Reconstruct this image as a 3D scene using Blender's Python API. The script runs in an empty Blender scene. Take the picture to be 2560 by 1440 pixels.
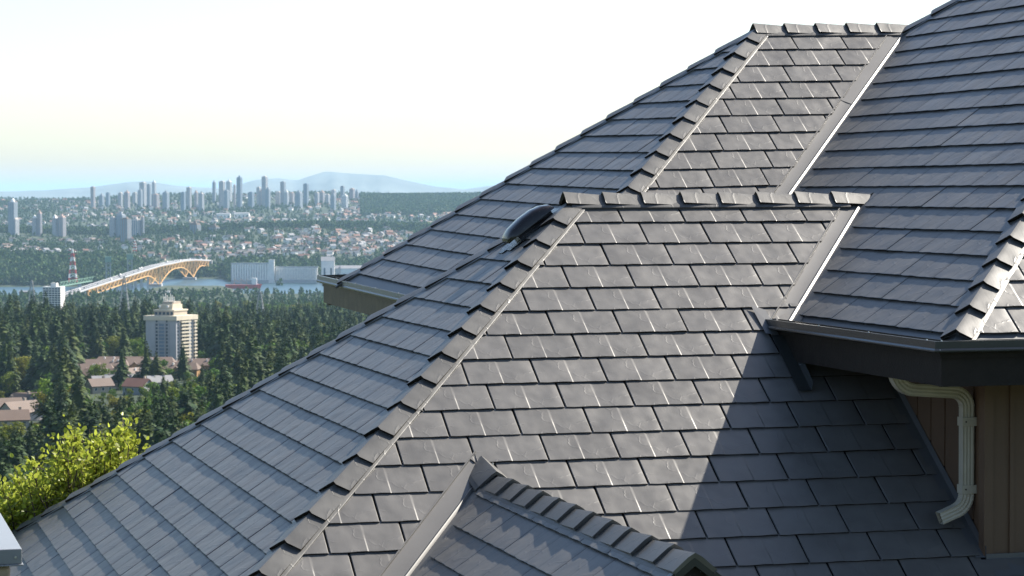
import bpy, bmesh, math, random
import numpy as np
from mathutils import Matrix, Vector
random.seed(7)
rng = np.random.default_rng(11)
sc = bpy.context.scene
COL = sc.collection

# ------------------------------------------------------------------ camera, sky, sun, exposure
YAW, PIT, ROLL, FPX = -0.2679, 0.03765, 0.00235, 6398.0
def _Rz(a): c, s = math.cos(a), math.sin(a); return np.array([[c,-s,0],[s,c,0],[0,0,1]])
def _Rx(a): c, s = math.cos(a), math.sin(a); return np.array([[1,0,0],[0,c,-s],[0,s,c]])
_M = _Rz(YAW) @ _Rx(-PIT)
_fw, _rt, _dn = _M @ np.array([0,1.,0]), _M @ np.array([1.,0,0]), _M @ np.array([0,0,-1.])
CR = _rt*math.cos(ROLL) + _dn*math.sin(ROLL)
CD = _dn*math.cos(ROLL) - _rt*math.sin(ROLL)
CW = _fw
cam = bpy.data.cameras.new('camera')
cam.sensor_width = 36.0
cam.lens = FPX/2560*36
cam.clip_start = 0.3
cam.clip_end = 200000
cam.dof.use_dof = True
cam.dof.focus_distance = 18.5
cam.dof.aperture_fstop = 11
camo = bpy.data.objects.new('camera', cam)
COL.objects.link(camo)
camo.matrix_world = Matrix(((CR[0], -CD[0], -CW[0], 0), (CR[1], -CD[1], -CW[1], 0), (CR[2], -CD[2], -CW[2], 0), (0, 0, 0, 1)))
sc.camera = camo

SUN = np.array([0.685, 0.245, 0.686]); SUN /= np.linalg.norm(SUN)
world = bpy.data.worlds.new('World'); sc.world = world; world.use_nodes = True
wn = world.node_tree; wn.nodes.clear()
sky = wn.nodes.new('ShaderNodeTexSky'); sky.sky_type = 'NISHITA'; sky.sun_disc = False
sky.sun_elevation = math.asin(SUN[2]); sky.sun_rotation = math.atan2(SUN[0], SUN[1])
sky.air_density = 1.0; sky.dust_density = 1.0; sky.ozone_density = 1.4; sky.altitude = 200
bg = wn.nodes.new('ShaderNodeBackground'); bg.inputs['Strength'].default_value = 0.092
wo = wn.nodes.new('ShaderNodeOutputWorld')
wn.links.new(sky.outputs[0], bg.inputs[0]); wn.links.new(bg.outputs[0], wo.inputs[0])
sl = bpy.data.lights.new('sun', 'SUN'); sl.energy = 5.0; sl.angle = math.radians(0.53); sl.color = (1.0, 0.93, 0.82)
so = bpy.data.objects.new('sun', sl); COL.objects.link(so)
so.rotation_euler = Vector((-SUN[0], -SUN[1], -SUN[2])).to_track_quat('-Z', 'Y').to_euler()
so.location = (40, 20, 60)
sc.view_settings.view_transform = 'Standard'; sc.view_settings.look = 'None'
sc.view_settings.exposure = 1.15; sc.view_settings.gamma = 1.0
sc.view_settings.use_curve_mapping = False
try:
    sc.cycles.volume_bounces = 1
    sc.cycles.max_bounces = 8; sc.cycles.diffuse_bounces = 3; sc.cycles.glossy_bounces = 3
    sc.cycles.use_denoising = True
except Exception: pass

# ------------------------------------------------------------------ helpers
def V(*a): return np.array(a, float)
def unit(v): v = np.asarray(v, float); return v/np.linalg.norm(v)
def at(px, row, depth):                      # a point of the place: column, row of the view and its distance
    return (px-1280)/FPX*depth*CR + (row-720)/FPX*depth*CD + depth*CW
HR = unit(V(CW[1], -CW[0], 0)); HF = unit(V(CW[0], CW[1], 0))   # level right / forward
def ground_xy(lat, d): return HR[:2]*lat + HF[:2]*d
def project(P):
    z = P @ CW
    return 1280+FPX*(P@CR)/z, 720+FPX*(P@CD)/z

def link(o, parent=None):
    COL.objects.link(o)
    if parent is not None: o.parent = parent
    return o
def tag(o, label=None, cat=None, group=None, kind=None):
    if label: o['label'] = label
    if cat: o['category'] = cat
    if group: o['group'] = group
    if kind: o['kind'] = kind
    return o
def empty(name, loc=(0,0,0)):
    o = bpy.data.objects.new(name, None); o.empty_display_size = .3; o.location = loc
    return link(o)
def mesh_obj(name, verts, faces, mats, parent=None, mi=None, smooth=None, mat=None):
    me = bpy.data.meshes.new(name)
    me.from_pydata([tuple(map(float, v)) for v in verts], [], faces)
    for m in (mats if isinstance(mats, (list, tuple)) else [mats]): me.materials.append(m)
    if mi is not None: me.polygons.foreach_set('material_index', mi)
    if smooth is not None:
        me.polygons.foreach_set('use_smooth', [True]*len(me.polygons))
        if smooth < 180: me.set_sharp_from_angle(angle=math.radians(smooth))
    me.update()
    o = bpy.data.objects.new(name, me)
    if mat is not None: o.matrix_world = mat
    return link(o, parent)
def inst(name, me, mat, parent=None):
    o = bpy.data.objects.new(name, me); link(o, parent)
    o.matrix_local = mat
    return o
class MB:
    def __init__(s): s.v, s.f, s.m = [], [], []
    def add(s, vs, fs, m=0):
        n = len(s.v); s.v += [np.asarray(v, float) for v in vs]
        s.f += [tuple(i+n for i in f) for f in fs]; s.m += [m]*len(fs)
    def obox(s, c, ax, ay, az, m=0):          # centre and three half axes
        c, ax, ay, az = map(lambda t: np.asarray(t, float), (c, ax, ay, az))
        vs = [c+i*ax+j*ay+k*az for k in (-1,1) for j in (-1,1) for i in (-1,1)]
        s.add(vs, [(0,2,3,1),(4,5,7,6),(0,1,5,4),(2,6,7,3),(0,4,6,2),(1,3,7,5)], m)
    def box(s, a, b, m=0):
        a, b = np.asarray(a, float), np.asarray(b, float); h = (b-a)/2
        s.obox((a+b)/2, (h[0],0,0), (0,h[1],0), (0,0,h[2]), m)
    def bar(s, a, b, w, h=None, m=0, up=(0,0,1)):
        a, b = np.asarray(a, float), np.asarray(b, float); d = b-a; L = np.linalg.norm(d)
        if L < 1e-9: return
        d /= L; u = np.cross(d, up)
        if np.linalg.norm(u) < 1e-6: u = np.cross(d, (1,0,0))
        u = unit(u); n = np.cross(u, d); h = h or w
        s.obox((a+b)/2, d*L/2, u*w/2, n*h/2, m)
    def sweep(s, path, prof, frames, m=0, caps=True, closed=True):
        k = len(prof); vs = []
        for P, (X, Y) in zip(path, frames):
            for a, b in prof: vs.append(np.asarray(P)+a*np.asarray(X)+b*np.asarray(Y))
        fs = []; n = len(path)
        for i in range(n-1):
            for j in range(k if closed else k-1):
                j2 = (j+1) % k
                fs.append((i*k+j, i*k+j2, (i+1)*k+j2, (i+1)*k+j))
        if caps and closed:
            fs.append(tuple(range(k))[::-1]); fs.append(tuple((n-1)*k+j for j in range(k)))
        s.add(vs, fs, m)
    def tube(s, a, b, r0, r1, n=6, m=0):
        a, b = np.asarray(a, float), np.asarray(b, float); d = unit(b-a)
        u = np.cross(d, (0,0,1)); u = unit(u) if np.linalg.norm(u) > 1e-6 else V(1,0,0); w = np.cross(d, u)
        vs = []
        for P, r in ((a, r0), (b, r1)):
            for i in range(n):
                t = 2*math.pi*i/n; vs.append(P+r*(math.cos(t)*u+math.sin(t)*w))
        s.add(vs, [(i, (i+1)%n, n+(i+1)%n, n+i) for i in range(n)]+[tuple(range(n))[::-1], tuple(range(n, 2*n))], m)
    def build(s, name, mats, parent=None, smooth=None, origin=None):
        vs = s.v
        o = mesh_obj(name, vs if origin is None else [v-np.asarray(origin) for v in vs], s.f, mats, parent, s.m, smooth)
        if origin is not None: o.location = tuple(origin)
        return o

# ------------------------------------------------------------------ materials
def newmat(name):
    m = bpy.data.materials.new(name); m.use_nodes = True; nt = m.node_tree
    b = nt.nodes.get('Principled BSDF')
    return m, nt, b
def N(nt, typ, **kw):
    n = nt.nodes.new(typ)
    for k, v in kw.items():
        if k in n.inputs.keys(): n.inputs[k].default_value = v
        else: setattr(n, k, v)
    return n
def ramp(nt, src, stops):
    r = nt.nodes.new('ShaderNodeValToRGB'); e = r.color_ramp.elements
    e[0].position, e[0].color = stops[0][0], (*stops[0][1], 1) if len(stops[0][1]) == 3 else stops[0][1]
    e[1].position, e[1].color = stops[-1][0], (*stops[-1][1], 1)
    for p, c in stops[1:-1]:
        x = e.new(p); x.color = (*c, 1)
    nt.links.new(src, r.inputs[0]); return r
def g3(v): return (v, v, v)
def simple(name, col, rough=.6, spec=.5, metal=0., noise=.12, nscale=3., bump=0., bscale=40., coord='Object'):
    m, nt, b = newmat(name)
    tc = N(nt, 'ShaderNodeTexCoord')
    nz = N(nt, 'ShaderNodeTexNoise', Scale=nscale, Detail=5.)
    nt.links.new(tc.outputs[coord], nz.inputs['Vector'])
    c = np.array(col)
    r = ramp(nt, nz.outputs['Fac'], [(.3, tuple(c*(1-noise))), (.7, tuple(np.minimum(c*(1+noise), 1)))])
    nt.links.new(r.outputs[0], b.inputs['Base Color'])
    b.inputs['Roughness'].default_value = rough; b.inputs['Metallic'].default_value = metal
    b.inputs['Specular IOR Level'].default_value = spec
    if bump:
        n2 = N(nt, 'ShaderNodeTexNoise', Scale=bscale, Detail=4.)
        nt.links.new(tc.outputs[coord], n2.inputs['Vector'])
        bp = N(nt, 'ShaderNodeBump', Strength=bump, Distance=.01)
        nt.links.new(n2.outputs['Fac'], bp.inputs['Height']); nt.links.new(bp.outputs[0], b.inputs['Normal'])
    return m

def roof_metal(name, col, rough, veins=1.0, wave=1.0, slopey=True):
    m, nt, b = newmat(name); L = nt.links
    tc = N(nt, 'ShaderNodeTexCoord'); geo = N(nt, 'ShaderNodeNewGeometry'); oi = N(nt, 'ShaderNodeObjectInfo')
    # stamped veins, the same on every panel
    nd = N(nt, 'ShaderNodeTexNoise', Scale=9., Detail=3.)
    L.new(tc.outputs['Object'], nd.inputs['Vector'])
    mx = N(nt, 'ShaderNodeVectorMath', operation='MULTIPLY_ADD'); mx.inputs[1].default_value = (.11, .11, .0)
    L.new(nd.outputs['Color'], mx.inputs[0]); L.new(tc.outputs['Object'], mx.inputs[2])
    sp = N(nt, 'ShaderNodeVectorMath', operation='MULTIPLY'); sp.inputs[1].default_value = (1, 1, 0)
    L.new(mx.outputs[0], sp.inputs[0])
    vo = N(nt, 'ShaderNodeTexVoronoi', feature='DISTANCE_TO_EDGE', Scale=4.3); L.new(sp.outputs[0], vo.inputs['Vector'])
    vr = ramp(nt, vo.outputs['Distance'], [(0., g3(1.)), (.018, g3(.35)), (.05, g3(0.))])
    nm = N(nt, 'ShaderNodeTexNoise', Scale=7., Detail=2.); L.new(sp.outputs[0], nm.inputs['Vector'])
    mr = ramp(nt, nm.outputs['Fac'], [(.42, g3(0.)), (.55, g3(1.))])
    mm = N(nt, 'ShaderNodeMath', operation='MULTIPLY'); L.new(vr.outputs[0], mm.inputs[0]); L.new(mr.outputs[0], mm.inputs[1])
    b1 = N(nt, 'ShaderNodeBump', Strength=.36*veins, Distance=.003); L.new(mm.outputs[0], b1.inputs['Height'])
    # slate grain along the slope
    st = N(nt, 'ShaderNodeMapping'); st.inputs['Scale'].default_value = (60, 11, 20); L.new(tc.outputs['Object'], st.inputs['Vector'])
    ng = N(nt, 'ShaderNodeTexNoise', Scale=1., Detail=5., Roughness=.6); L.new(st.outputs[0], ng.inputs['Vector'])
    b2 = N(nt, 'ShaderNodeBump', Strength=.16*veins, Distance=.002)
    L.new(ng.outputs['Fac'], b2.inputs['Height']); L.new(b1.outputs[0], b2.inputs['Normal'])
    # soft oil-canning of the sheet
    nw = N(nt, 'ShaderNodeTexNoise', Scale=3.2, Detail=2.); L.new(geo.outputs['Position'], nw.inputs['Vector'])
    b3 = N(nt, 'ShaderNodeBump', Strength=1.0*wave, Distance=.017)
    L.new(nw.outputs['Fac'], b3.inputs['Height']); L.new(b2.outputs[0], b3.inputs['Normal'])
    L.new(b3.outputs[0], b.inputs['Normal'])
    # colour: slight panel to panel shift, dust
    c = np.array(col)
    nc = N(nt, 'ShaderNodeTexNoise', Scale=6., Detail=6.); L.new(geo.outputs['Position'], nc.inputs['Vector'])
    rc = ramp(nt, nc.outputs['Fac'], [(.3, tuple(c*.9)), (.7, tuple(c*1.12))])
    hv = N(nt, 'ShaderNodeHueSaturation'); L.new(rc.outputs[0], hv.inputs['Color'])
    ma = N(nt, 'ShaderNodeMath', operation='MULTIPLY_ADD'); ma.inputs[1].default_value = .16; ma.inputs[2].default_value = .92
    L.new(oi.outputs['Random'], ma.inputs[0]); L.new(ma.outputs[0], hv.inputs['Value'])
    L.new(hv.outputs[0], b.inputs['Base Color'])
    rr = ramp(nt, nc.outputs['Fac'], [(.25, g3(rough*.88)), (.75, g3(rough*1.1))])
    L.new(rr.outputs[0], b.inputs['Roughness'])
    b.inputs['Specular IOR Level'].default_value = .4
    return m
M = {}
M['roof'] = roof_metal('slate_metal', (.112, .107, .1), .43)
M['cap'] = roof_metal('cap_metal', (.082, .08, .075), .43, veins=1.0, wave=.5)
M['cap_light'] = simple('cap_edge_metal', (.12, .118, .112), .4, noise=.1)
M['deck'] = simple('underlay', (.008, .008, .008), .9, spec=.1)
M['hem_shade'] = simple('shaded_bronze_hem', (.02, .0155, .012), .55, spec=.3, noise=.2, nscale=12)  # brown edges, darkened so the shade on lips and noses is in the colour
M['apron'] = simple('apron_metal', (.09, .092, .095), .45, noise=.08)
M['flash'] = simple('valley_metal', (.115, .111, .105), .4, noise=.1, nscale=2.5, bump=.05, bscale=3., coord='Object')
M['gutter'] = simple('gutter_metal', (.034, .036, .035), .26, noise=.08)
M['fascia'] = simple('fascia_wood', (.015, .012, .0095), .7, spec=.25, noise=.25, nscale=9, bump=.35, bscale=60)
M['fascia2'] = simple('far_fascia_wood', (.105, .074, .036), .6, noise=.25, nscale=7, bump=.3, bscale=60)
M['soffit'] = simple('soffit_board', (.05, .042, .034), .7)
M['siding'] = simple('siding_paint', (.115, .068, .038), .6, noise=.12, nscale=2., bump=.1, bscale=30)
M['spout'] = simple('spout_paint', (.42, .385, .3), .4, noise=.1, nscale=8)
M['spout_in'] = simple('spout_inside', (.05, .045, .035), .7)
M['vent'] = simple('vent_plastic', (.018, .014, .012), .16, noise=.2, nscale=6)
M['tar'] = simple('sealant', (.02, .022, .025), .12, noise=.4, nscale=20, bump=.6, bscale=40)
M['screw'] = simple('screw_zinc', (.55, .54, .5), .35, metal=.6)
M['stone'] = simple('chimney_stone', (.32, .25, .19), .8, noise=.35, nscale=9, bump=.7, bscale=18)
M['chimcap'] = simple('cap_sheet', (.22, .225, .235), .3, noise=.08, nscale=3)
M['lawn'] = simple('lawn_ground', (.05, .075, .025), .9, noise=.4, nscale=.02, coord='Object')

# ------------------------------------------------------------------ the house roof
HOUSE = empty('house', (6, 20, -9))
HOUSE.matrix_world.identity(); HOUSE.location = (0, 0, 0)
tag(HOUSE, 'house with dark grey metal slate roof, hips, valleys and a small gable', 'house')

A2 = V(5.8766, 19.6, -.0798); KF2, KL2, KB2 = .6887, .7616, .6778
A1 = V(8.9442, 23.5255, 1.5779); KF1, KL1, KB1 = .7251, .7412, .7074
def _Ry(a): c, s = math.cos(a), math.sin(a); return np.array([[c,0,s],[0,1,0],[-s,0,c]])
R1 = _Rz(.00364) @ _Ry(-.01888) @ _Rx(.01674)          # the far wing sits about a degree out of true
P3 = V(7.1257, 15.3154, -1.0773); K3, KF3 = .7841, .7874
X3, CY3, Z3 = 7.0057, 15.1954, -.9745                  # outer top edge of the near gutter, and its corner
XW, YW, ZWB = 7.79, 16.07, -2.512                      # wall beside and behind the lower slope
DX, DZ, KD = 4.449, -1.94, .763                        # ridge of the small gable
DY0 = 19.6-(-.0798-DZ)/KF2
DYF = DY0-4.30
class Plane:
    def __init__(s, O, U, Nn): s.O, s.U, s.N = np.asarray(O, float), unit(U), unit(Nn); s.V = np.cross(s.N, s.U)
    def uv(s, P): q = np.asarray(P)-s.O; return float(q@s.U), float(q@s.V)
    def pt(s, u, v, n=0.): return s.O+s.U*u+s.V*v+s.N*n
    def z(s, x, y): return s.O[2]-(s.N[0]*(x-s.O[0])+s.N[1]*(y-s.O[1]))/s.N[2]
    def above(s, other, shift=0.):      # half plane (a,b,c), a*u+b*v+c>=0 where this plane lies above the other
        o2 = other
        a = s.U@o2.N; b = s.V@o2.N; c = (s.O-o2.O)@o2.N
        L = math.hypot(a, b); return (a/L, b/L, c/L-shift)
pF2 = Plane(A2, (1,0,0), (0,-KF2,1)); pL2 = Plane(A2, (0,-1,0), (-KL2,0,1)); pB2 = Plane(A2, (-1,0,0), (0,KB2,1))
pF1 = Plane(A1, R1@V(1,0,0), R1@V(0,-KF1,1)); pL1 = Plane(A1, R1@V(0,-1,0), R1@V(-KL1,0,1)); pB1 = Plane(A1, R1@V(-1,0,0), R1@V(0,KB1,1))
pL3 = Plane(P3, (0,-1,0), (-K3,0,1)); pF3 = Plane(P3, (1,0,0), (0,-KF3,1))
PB3 = V(10.5058, 23.5274, 1.5733); pB3 = Plane(PB3, (-1,0,0), (0,.70,1))
DO = V(DX, DY0, DZ); pDL = Plane(DO, (0,-1,0), (-KD,0,1)); pDR = Plane(DO, (0,1,0), (KD,0,1))
def neg(h): return (-h[0], -h[1], -h[2])

W_, SL = .5199, .26
def panel_proto(e, var, side=False):
    """one pressed panel of two slates; local x along the course, y up the slope"""
    us = [0, .004, .010, .06, .125, .19, .238, .2452, .2548, .264, .32, .385, .45, .494, .5015, .5055, .5085]
    if side: us[-4:] = [.506, .511, .5145, .5165]
    sk = .45 if side else 1.
    top = e+.022
    vs = [.0, .004, .016, .10, .19, top]
    r = random.Random(var)
    amp = [r.uniform(.0002, .0009) for _ in range(2)]; lift = r.uniform(-.001, .001)
    def h(u, v):
        s = 0 if u < .25 else 1
        q = (u-(0 if s == 0 else .25))/.25
        k = 1-v/e; kk = max(k, 0)
        t = .003+(.0168 if side else .0142)*max(k, -.05)+(q-.5)*(.0018*sk+.0012*kk)+amp[s]*math.sin(math.pi*q)*math.sin(math.pi*min(max(v/e, 0), 1))+lift*kk*(u/.5-.5)
        if u < .003: t -= .004*sk
        if u == us[-1]: t -= .009*sk
        elif u == us[-2]: t -= .0045*sk
        elif u == us[-3]: t -= .001
        return t
    verts, faces = [], []
    nu = len(us)
    for j, v in enumerate(vs):
        for u in us:
            n = h(u, v) - (.0012 if j == 0 else 0)
            wob = .0016*math.sin(u*31+var)+.001*math.sin(u*77) if j < 2 else 0
            verts.append((u, v+wob, n))
    for j in range(len(vs)-1):
        for i in range(nu-1): a = j*nu+i; faces.append((a, a+1, a+nu+1, a+nu))
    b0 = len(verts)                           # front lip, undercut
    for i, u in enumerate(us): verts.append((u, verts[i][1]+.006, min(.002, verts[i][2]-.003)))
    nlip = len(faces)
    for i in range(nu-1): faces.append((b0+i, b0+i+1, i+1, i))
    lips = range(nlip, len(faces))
    for side, idx in ((0, 0), (1, nu-1)):     # side returns
        c0 = len(verts)
        for j, v in enumerate(vs): verts.append((us[idx], verts[j*nu+idx][1], -.002))
        for j in range(len(vs)-1):
            f = (c0+j, j*nu+idx, (j+1)*nu+idx, c0+j+1); faces.append(f if side == 1 else f[::-1])
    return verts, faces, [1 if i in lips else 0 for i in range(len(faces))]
PROTO = {}
def proto(e, var, mat, side=False):
    k = (round(e, 4), var, side)
    if k not in PROTO:
        v, f, mi_ = panel_proto(e, var, side)
        me = bpy.data.meshes.new('shingle_panel'); me.from_pydata(v, [], f); me.materials.append(mat); me.materials.append(M['hem_shade']); me.polygons.foreach_set('material_index', mi_)
        me.polygons.foreach_set('use_smooth', [True]*len(f)); me.set_sharp_from_angle(angle=math.radians(13)); me.update()
        PROTO[k] = me
    return PROTO[k]
def hval(h, u, v): return h[0]*u+h[1]*v+h[2]
def bisect(bm, h, u0=0., v0=0., keep=True):
    # keep the side where h >= 0 (local frame shifted by u0,v0)
    a, b = h[0], h[1]; c = hval(h, u0, v0)
    co = Vector((-a*c, -b*c, 0)); no = Vector((a, b, 0))
    geom = bm.verts[:]+bm.edges[:]+bm.faces[:]
    bmesh.ops.bisect_plane(bm, geom=geom, dist=1e-6, plane_co=co, plane_no=no, clear_inner=keep, clear_outer=False)
def clip_bm(bm, inc, exc, u0, v0):
    for h in inc:
        bisect(bm, h, u0, v0)
        if not bm.faces: return
    for poly in exc:
        for h in poly: bisect(bm, h, u0, v0, keep=False)
        dead = []
        for f in bm.faces:
            c = f.calc_center_median()
            if all(hval(h, u0+c.x, v0+c.y) > -1e-7 for h in poly): dead.append(f)
        if dead: bmesh.ops.delete(bm, geom=dead, context='FACES')
    loose = [v for v in bm.verts if not v.link_faces]
    if loose: bmesh.ops.delete(bm, geom=loose, context='VERTS')
def inframe(P, mg=170):
    x, y = project(P); return -mg < x < 2560+mg and -mg < y < 1440+mg
ALLP = []
def slope(pl, e, phase, rows, urange, u0, stag, inc, exc, pinc, pexc, deckmat, label=None, vis=None, deckbox=None, W_=.5199):
    """deck sheet (roof_slope) with its shingle panels; inc/exc bound the deck, pinc/pexc the panels"""
    MT = Matrix(((pl.U[0], pl.V[0], pl.N[0], pl.O[0]), (pl.U[1], pl.V[1], pl.N[1], pl.O[1]), (pl.U[2], pl.V[2], pl.N[2], pl.O[2]), (0,0,0,1)))
    bm = bmesh.new()
    ub0, ub1, vb0, vb1 = deckbox
    vv = [bm.verts.new((u, v, -.004)) for u, v in ((ub0, vb0), (ub1, vb0), (ub1, vb1), (ub0, vb1))]
    bm.faces.new(vv); clip_bm(bm, inc, exc, 0, 0)
    bmesh.ops.solidify(bm, geom=bm.faces[:], thickness=.03)
    me = bpy.data.meshes.new('roof_slope'); bm.to_mesh(me); bm.free(); me.materials.append(deckmat)
    dk = bpy.data.objects.new('roof_slope', me); link(dk, HOUSE); dk.matrix_local = MT
    if label: dk['label'] = label
    for r in rows:
        vb = phase-r*e
        off = (u0+stag*r*W_) % W_
        j0 = int(math.floor((urange[0]-off)/W_))-1; j1 = int(math.ceil((urange[1]-off)/W_))+1
        for j in range(j0, j1):
            ul = off+j*W_
            cs = [(ul, vb), (ul+W_, vb), (ul, vb+e+.022), (ul+W_, vb+e+.022)]
            if any(all(hval(h, *c) < 1e-4 for c in cs) for h in pinc): continue
            if not any(inframe(pl.pt(*c)) for c in cs): continue
            if vis and not vis(ul+.26, vb+.1): continue
            hit = [p for p in pexc if not any(all(hval(h, *c) < 0 for c in cs) for h in p)]
            full = all(hval(h, *c) >= 0 for h in pinc for c in cs) and not hit
            var = (r*7+j*3) % 4
            me0 = proto(e, var, M['roof'], W_ > .53 or pl is pDL)
            jit = Matrix.Rotation(random.gauss(0, .0032), 4, 'Y') @ Matrix.Rotation(random.gauss(0, .004), 4, 'X') @ Matrix.Rotation(random.gauss(0, .0018), 4, 'Z')
            ml = Matrix.Translation((ul, vb, 0)) @ jit @ Matrix.Scale(W_/.5199, 4, (1, 0, 0))
            if full: me = me0
            else:
                bm = bmesh.new(); bm.from_mesh(me0); bmesh.ops.scale(bm, vec=(W_/.5199, 1, 1), verts=bm.verts[:]); clip_bm(bm, [h for h in pinc if not all(hval(h, *c) >= 0 for c in cs)], hit, ul, vb); ml = Matrix.Translation((ul, vb, 0)) @ jit
                if len(bm.faces) < 1: bm.free(); continue
                area = sum(f.calc_area() for f in bm.faces)
                if area < .0012: bm.free(); continue
                me = bpy.data.meshes.new('shingle_panel'); bm.to_mesh(me); bm.free(); me.materials.append(M['roof']); me.materials.append(M['hem_shade'])
                me.set_sharp_from_angle(angle=math.radians(13))
            o = inst('shingle_panel', me, ml, dk)
            ALLP.append(o)
    return dk

PANW, PANR = .20, .085         # valley pan width on the front side and on the side slope (plan distances)
def sh(h, d): return (h[0], h[1], h[2]-d)
# half planes
F2_hip = neg(pF2.above(pL2)); F2_val = neg(pF2.above(pL3)); F2_val = pF2.above(pL3) if hval(pF2.above(pL3), .5, -.5) > 0 else neg(pF2.above(pL3))
F2_hip = pF2.above(pL2) if hval(pF2.above(pL2), .5, -.5) > 0 else neg(pF2.above(pL2))
vgut = pF2.uv((X3, 19.6-(-.0798-(Z3+.03))/KF2, Z3+.03))[1]
uW = XW-A2[0]; vW = pF2.uv((XW, YW, pF2.z(XW, YW)))[1]
BOT = -6.7
def side(pl, other, u, v):
    h = pl.above(other); return h if hval(h, u, v) > 0 else neg(h)
# dormer region on F2: below both gable planes
dl = side(pF2, pDL, DX-A2[0], -5.5); dr = side(pF2, pDR, DX-A2[0], -5.5)
dlp, drp = sh(dl, -.155), sh(dr, -.03)
vg_exc = [neg(F2_val), (0, 1, -vgut)]
wall_exc = [(1, 0, -uW), (0, 1, -vW), (0, -1, vgut)]
slope(pF2, .2855, -.306, range(0, 23), (-5, 4.2), -.684, .25,
      [(0,-1,0), (0,1,-BOT), F2_hip], [vg_exc, wall_exc, [dl, dr]],
      [(0,-1,-.005), (0,1,-BOT), sh(F2_hip, .035)], [[neg(sh(F2_val, PANW*.62)), (0,1,-vgut-.12)], [(1,0,-uW+.05), (0,1,-vW+.05), (0,-1,vgut)], [dlp, drp]],
      M['deck'], 'sunlit lower front slope of pressed metal slates', deckbox=(-8, 6, BOT, 0))
L2f = side(pL2, pF2, 0, -1); L2b = side(pL2, pB2, 0, -1)
slope(pL2, .2735, -1.6, range(-5, 18), (-7, 4), .1, .25, [(0,-1,0), (0,1,6.4), L2f, L2b], [], [(0,-1,-.005), (0,1,6.4), sh(L2f, .03), sh(L2b, .03)], [], M['deck'],
      'lower blue-grey side slope in raking light', deckbox=(-9, 9, -6.4, 0), W_=.575)
F1h = side(pF1, pL1, .5, -.5); F1v = side(pF1, pL3, .5, -.5)
slope(pF1, .2713, -.099, range(0, 11), (-4, 2), .436-.0, -.24, [(0,-1,0), (0,1,3.6), F1h, F1v], [], [(0,-1,-.005), (0,1,3.4), sh(F1h, .035), sh(F1v, PANW*.62)], [], M['deck'],
      'upper sunlit front slope between hip and valley', deckbox=(-6, 4, -3.6, 0))
L1f = side(pL1, pF1, 0, -1); L1b = side(pL1, pB1, 0, -1)
VE1 = pL1.uv((5.55, 26, pL1.z(5.55, 26)))[1]
slope(pL1, .2667, -.12, range(0, 16), (-5, 3), .1, .25, [(0,-1,0), (0,1,-VE1), L1f, L1b], [], [(0,-1,-.005), sh(L1f, .03), sh(L1b, .03)], [], M['apron'],
      'upper side slope on the skyline', deckbox=(-7, 7, VE1, 0), vis=lambda u, v: v > -4.2, W_=.56)
L3f = side(pL3, pF3, -1, 1); L3b = side(pL3, pB3, -1, 1); L3v1 = side(pL3, pF1, -3, 3)
e2a = side(pL3, pF2, pL3.uv((7.3, 19.4, 0))[0], .3); e2b = side(pL3, pB2, pL3.uv((7.3, 19.8, 0))[0], .3)
slope(pL3, .2652, .194, range(-24, 1), (-11, 0), .05, .25, [(0,1,0), (0,-1,7.2), L3f, L3b, L3v1], [[e2a, e2b]],
      [(0,1,-.19), (0,-1,6.9), sh(L3f, .03), sh(L3b, .03), sh(L3v1, PANR)], [[sh(e2a, -PANR), sh(e2b, -.05)]], M['apron'],
      'main roof side slope above the near gutter', deckbox=(-13, 5, 0, 7.2), W_=.577)
F3h = side(pF3, pL3, 1, .3)
slope(pF3, .2652, .2, range(-8, 1), (0, 3), .1, .25, [(0,1,0), (0,-1,6), F3h, (-1,0,5)], [], [(0,1,-.19), sh(F3h, .035)], [], M['apron'],
      'sunlit corner slope right of the near hip', deckbox=(-1, 6, 0, 6))
# back slopes, plain sheets
for pl, inc, bx, lab in ((pB2, [(0,-1,0), (0,1,3.2), side(pB2, pL2, 0, -1), side(pB2, pL3, 0, -1)], (-8, 8, -3.2, 0), 'rear slope of the lower wing'),
                    (pB1, [(0,-1,0), (0,1,3.6), side(pB1, pL1, 0, -1), side(pB1, pL3, -1, -1)], (-8, 8, -3.6, 0), 'rear slope of the upper wing')):
    slope(pl, .27, 0, [], (0, 0), 0, 0, inc, [], [], [], M['roof'], lab, deckbox=bx)
# small gable slopes
DLf = side(pDL, pF2, 2, -.2); DRf = side(pDR, pF2, -2, -.2)
slope(pDL, .2735, -.18, range(0, 9), (-3, 4.5), .13, .25, [(0,-1,0), (0,1,2.6), DLf, (-1,0,4.26)], [], [(0,-1,-.005), sh(DLf, .11), (-1,0,4.25)], [], M['apron'],
      'left slope of the small gable, partly in shadow', deckbox=(-3, 5, -2.6, 0))
slope(pDR, .2735, -.18, range(0, 9), (-4.5, 3), .13, .25, [(0,-1,0), (0,1,2.6), DRf, (1,0,4.26)], [], [(0,-1,-.005), sh(DRf, .05), (1,0,4.25)], [], M['apron'],
      'right slope of the small gable', deckbox=(-5, 3, -2.6, 0))

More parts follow.
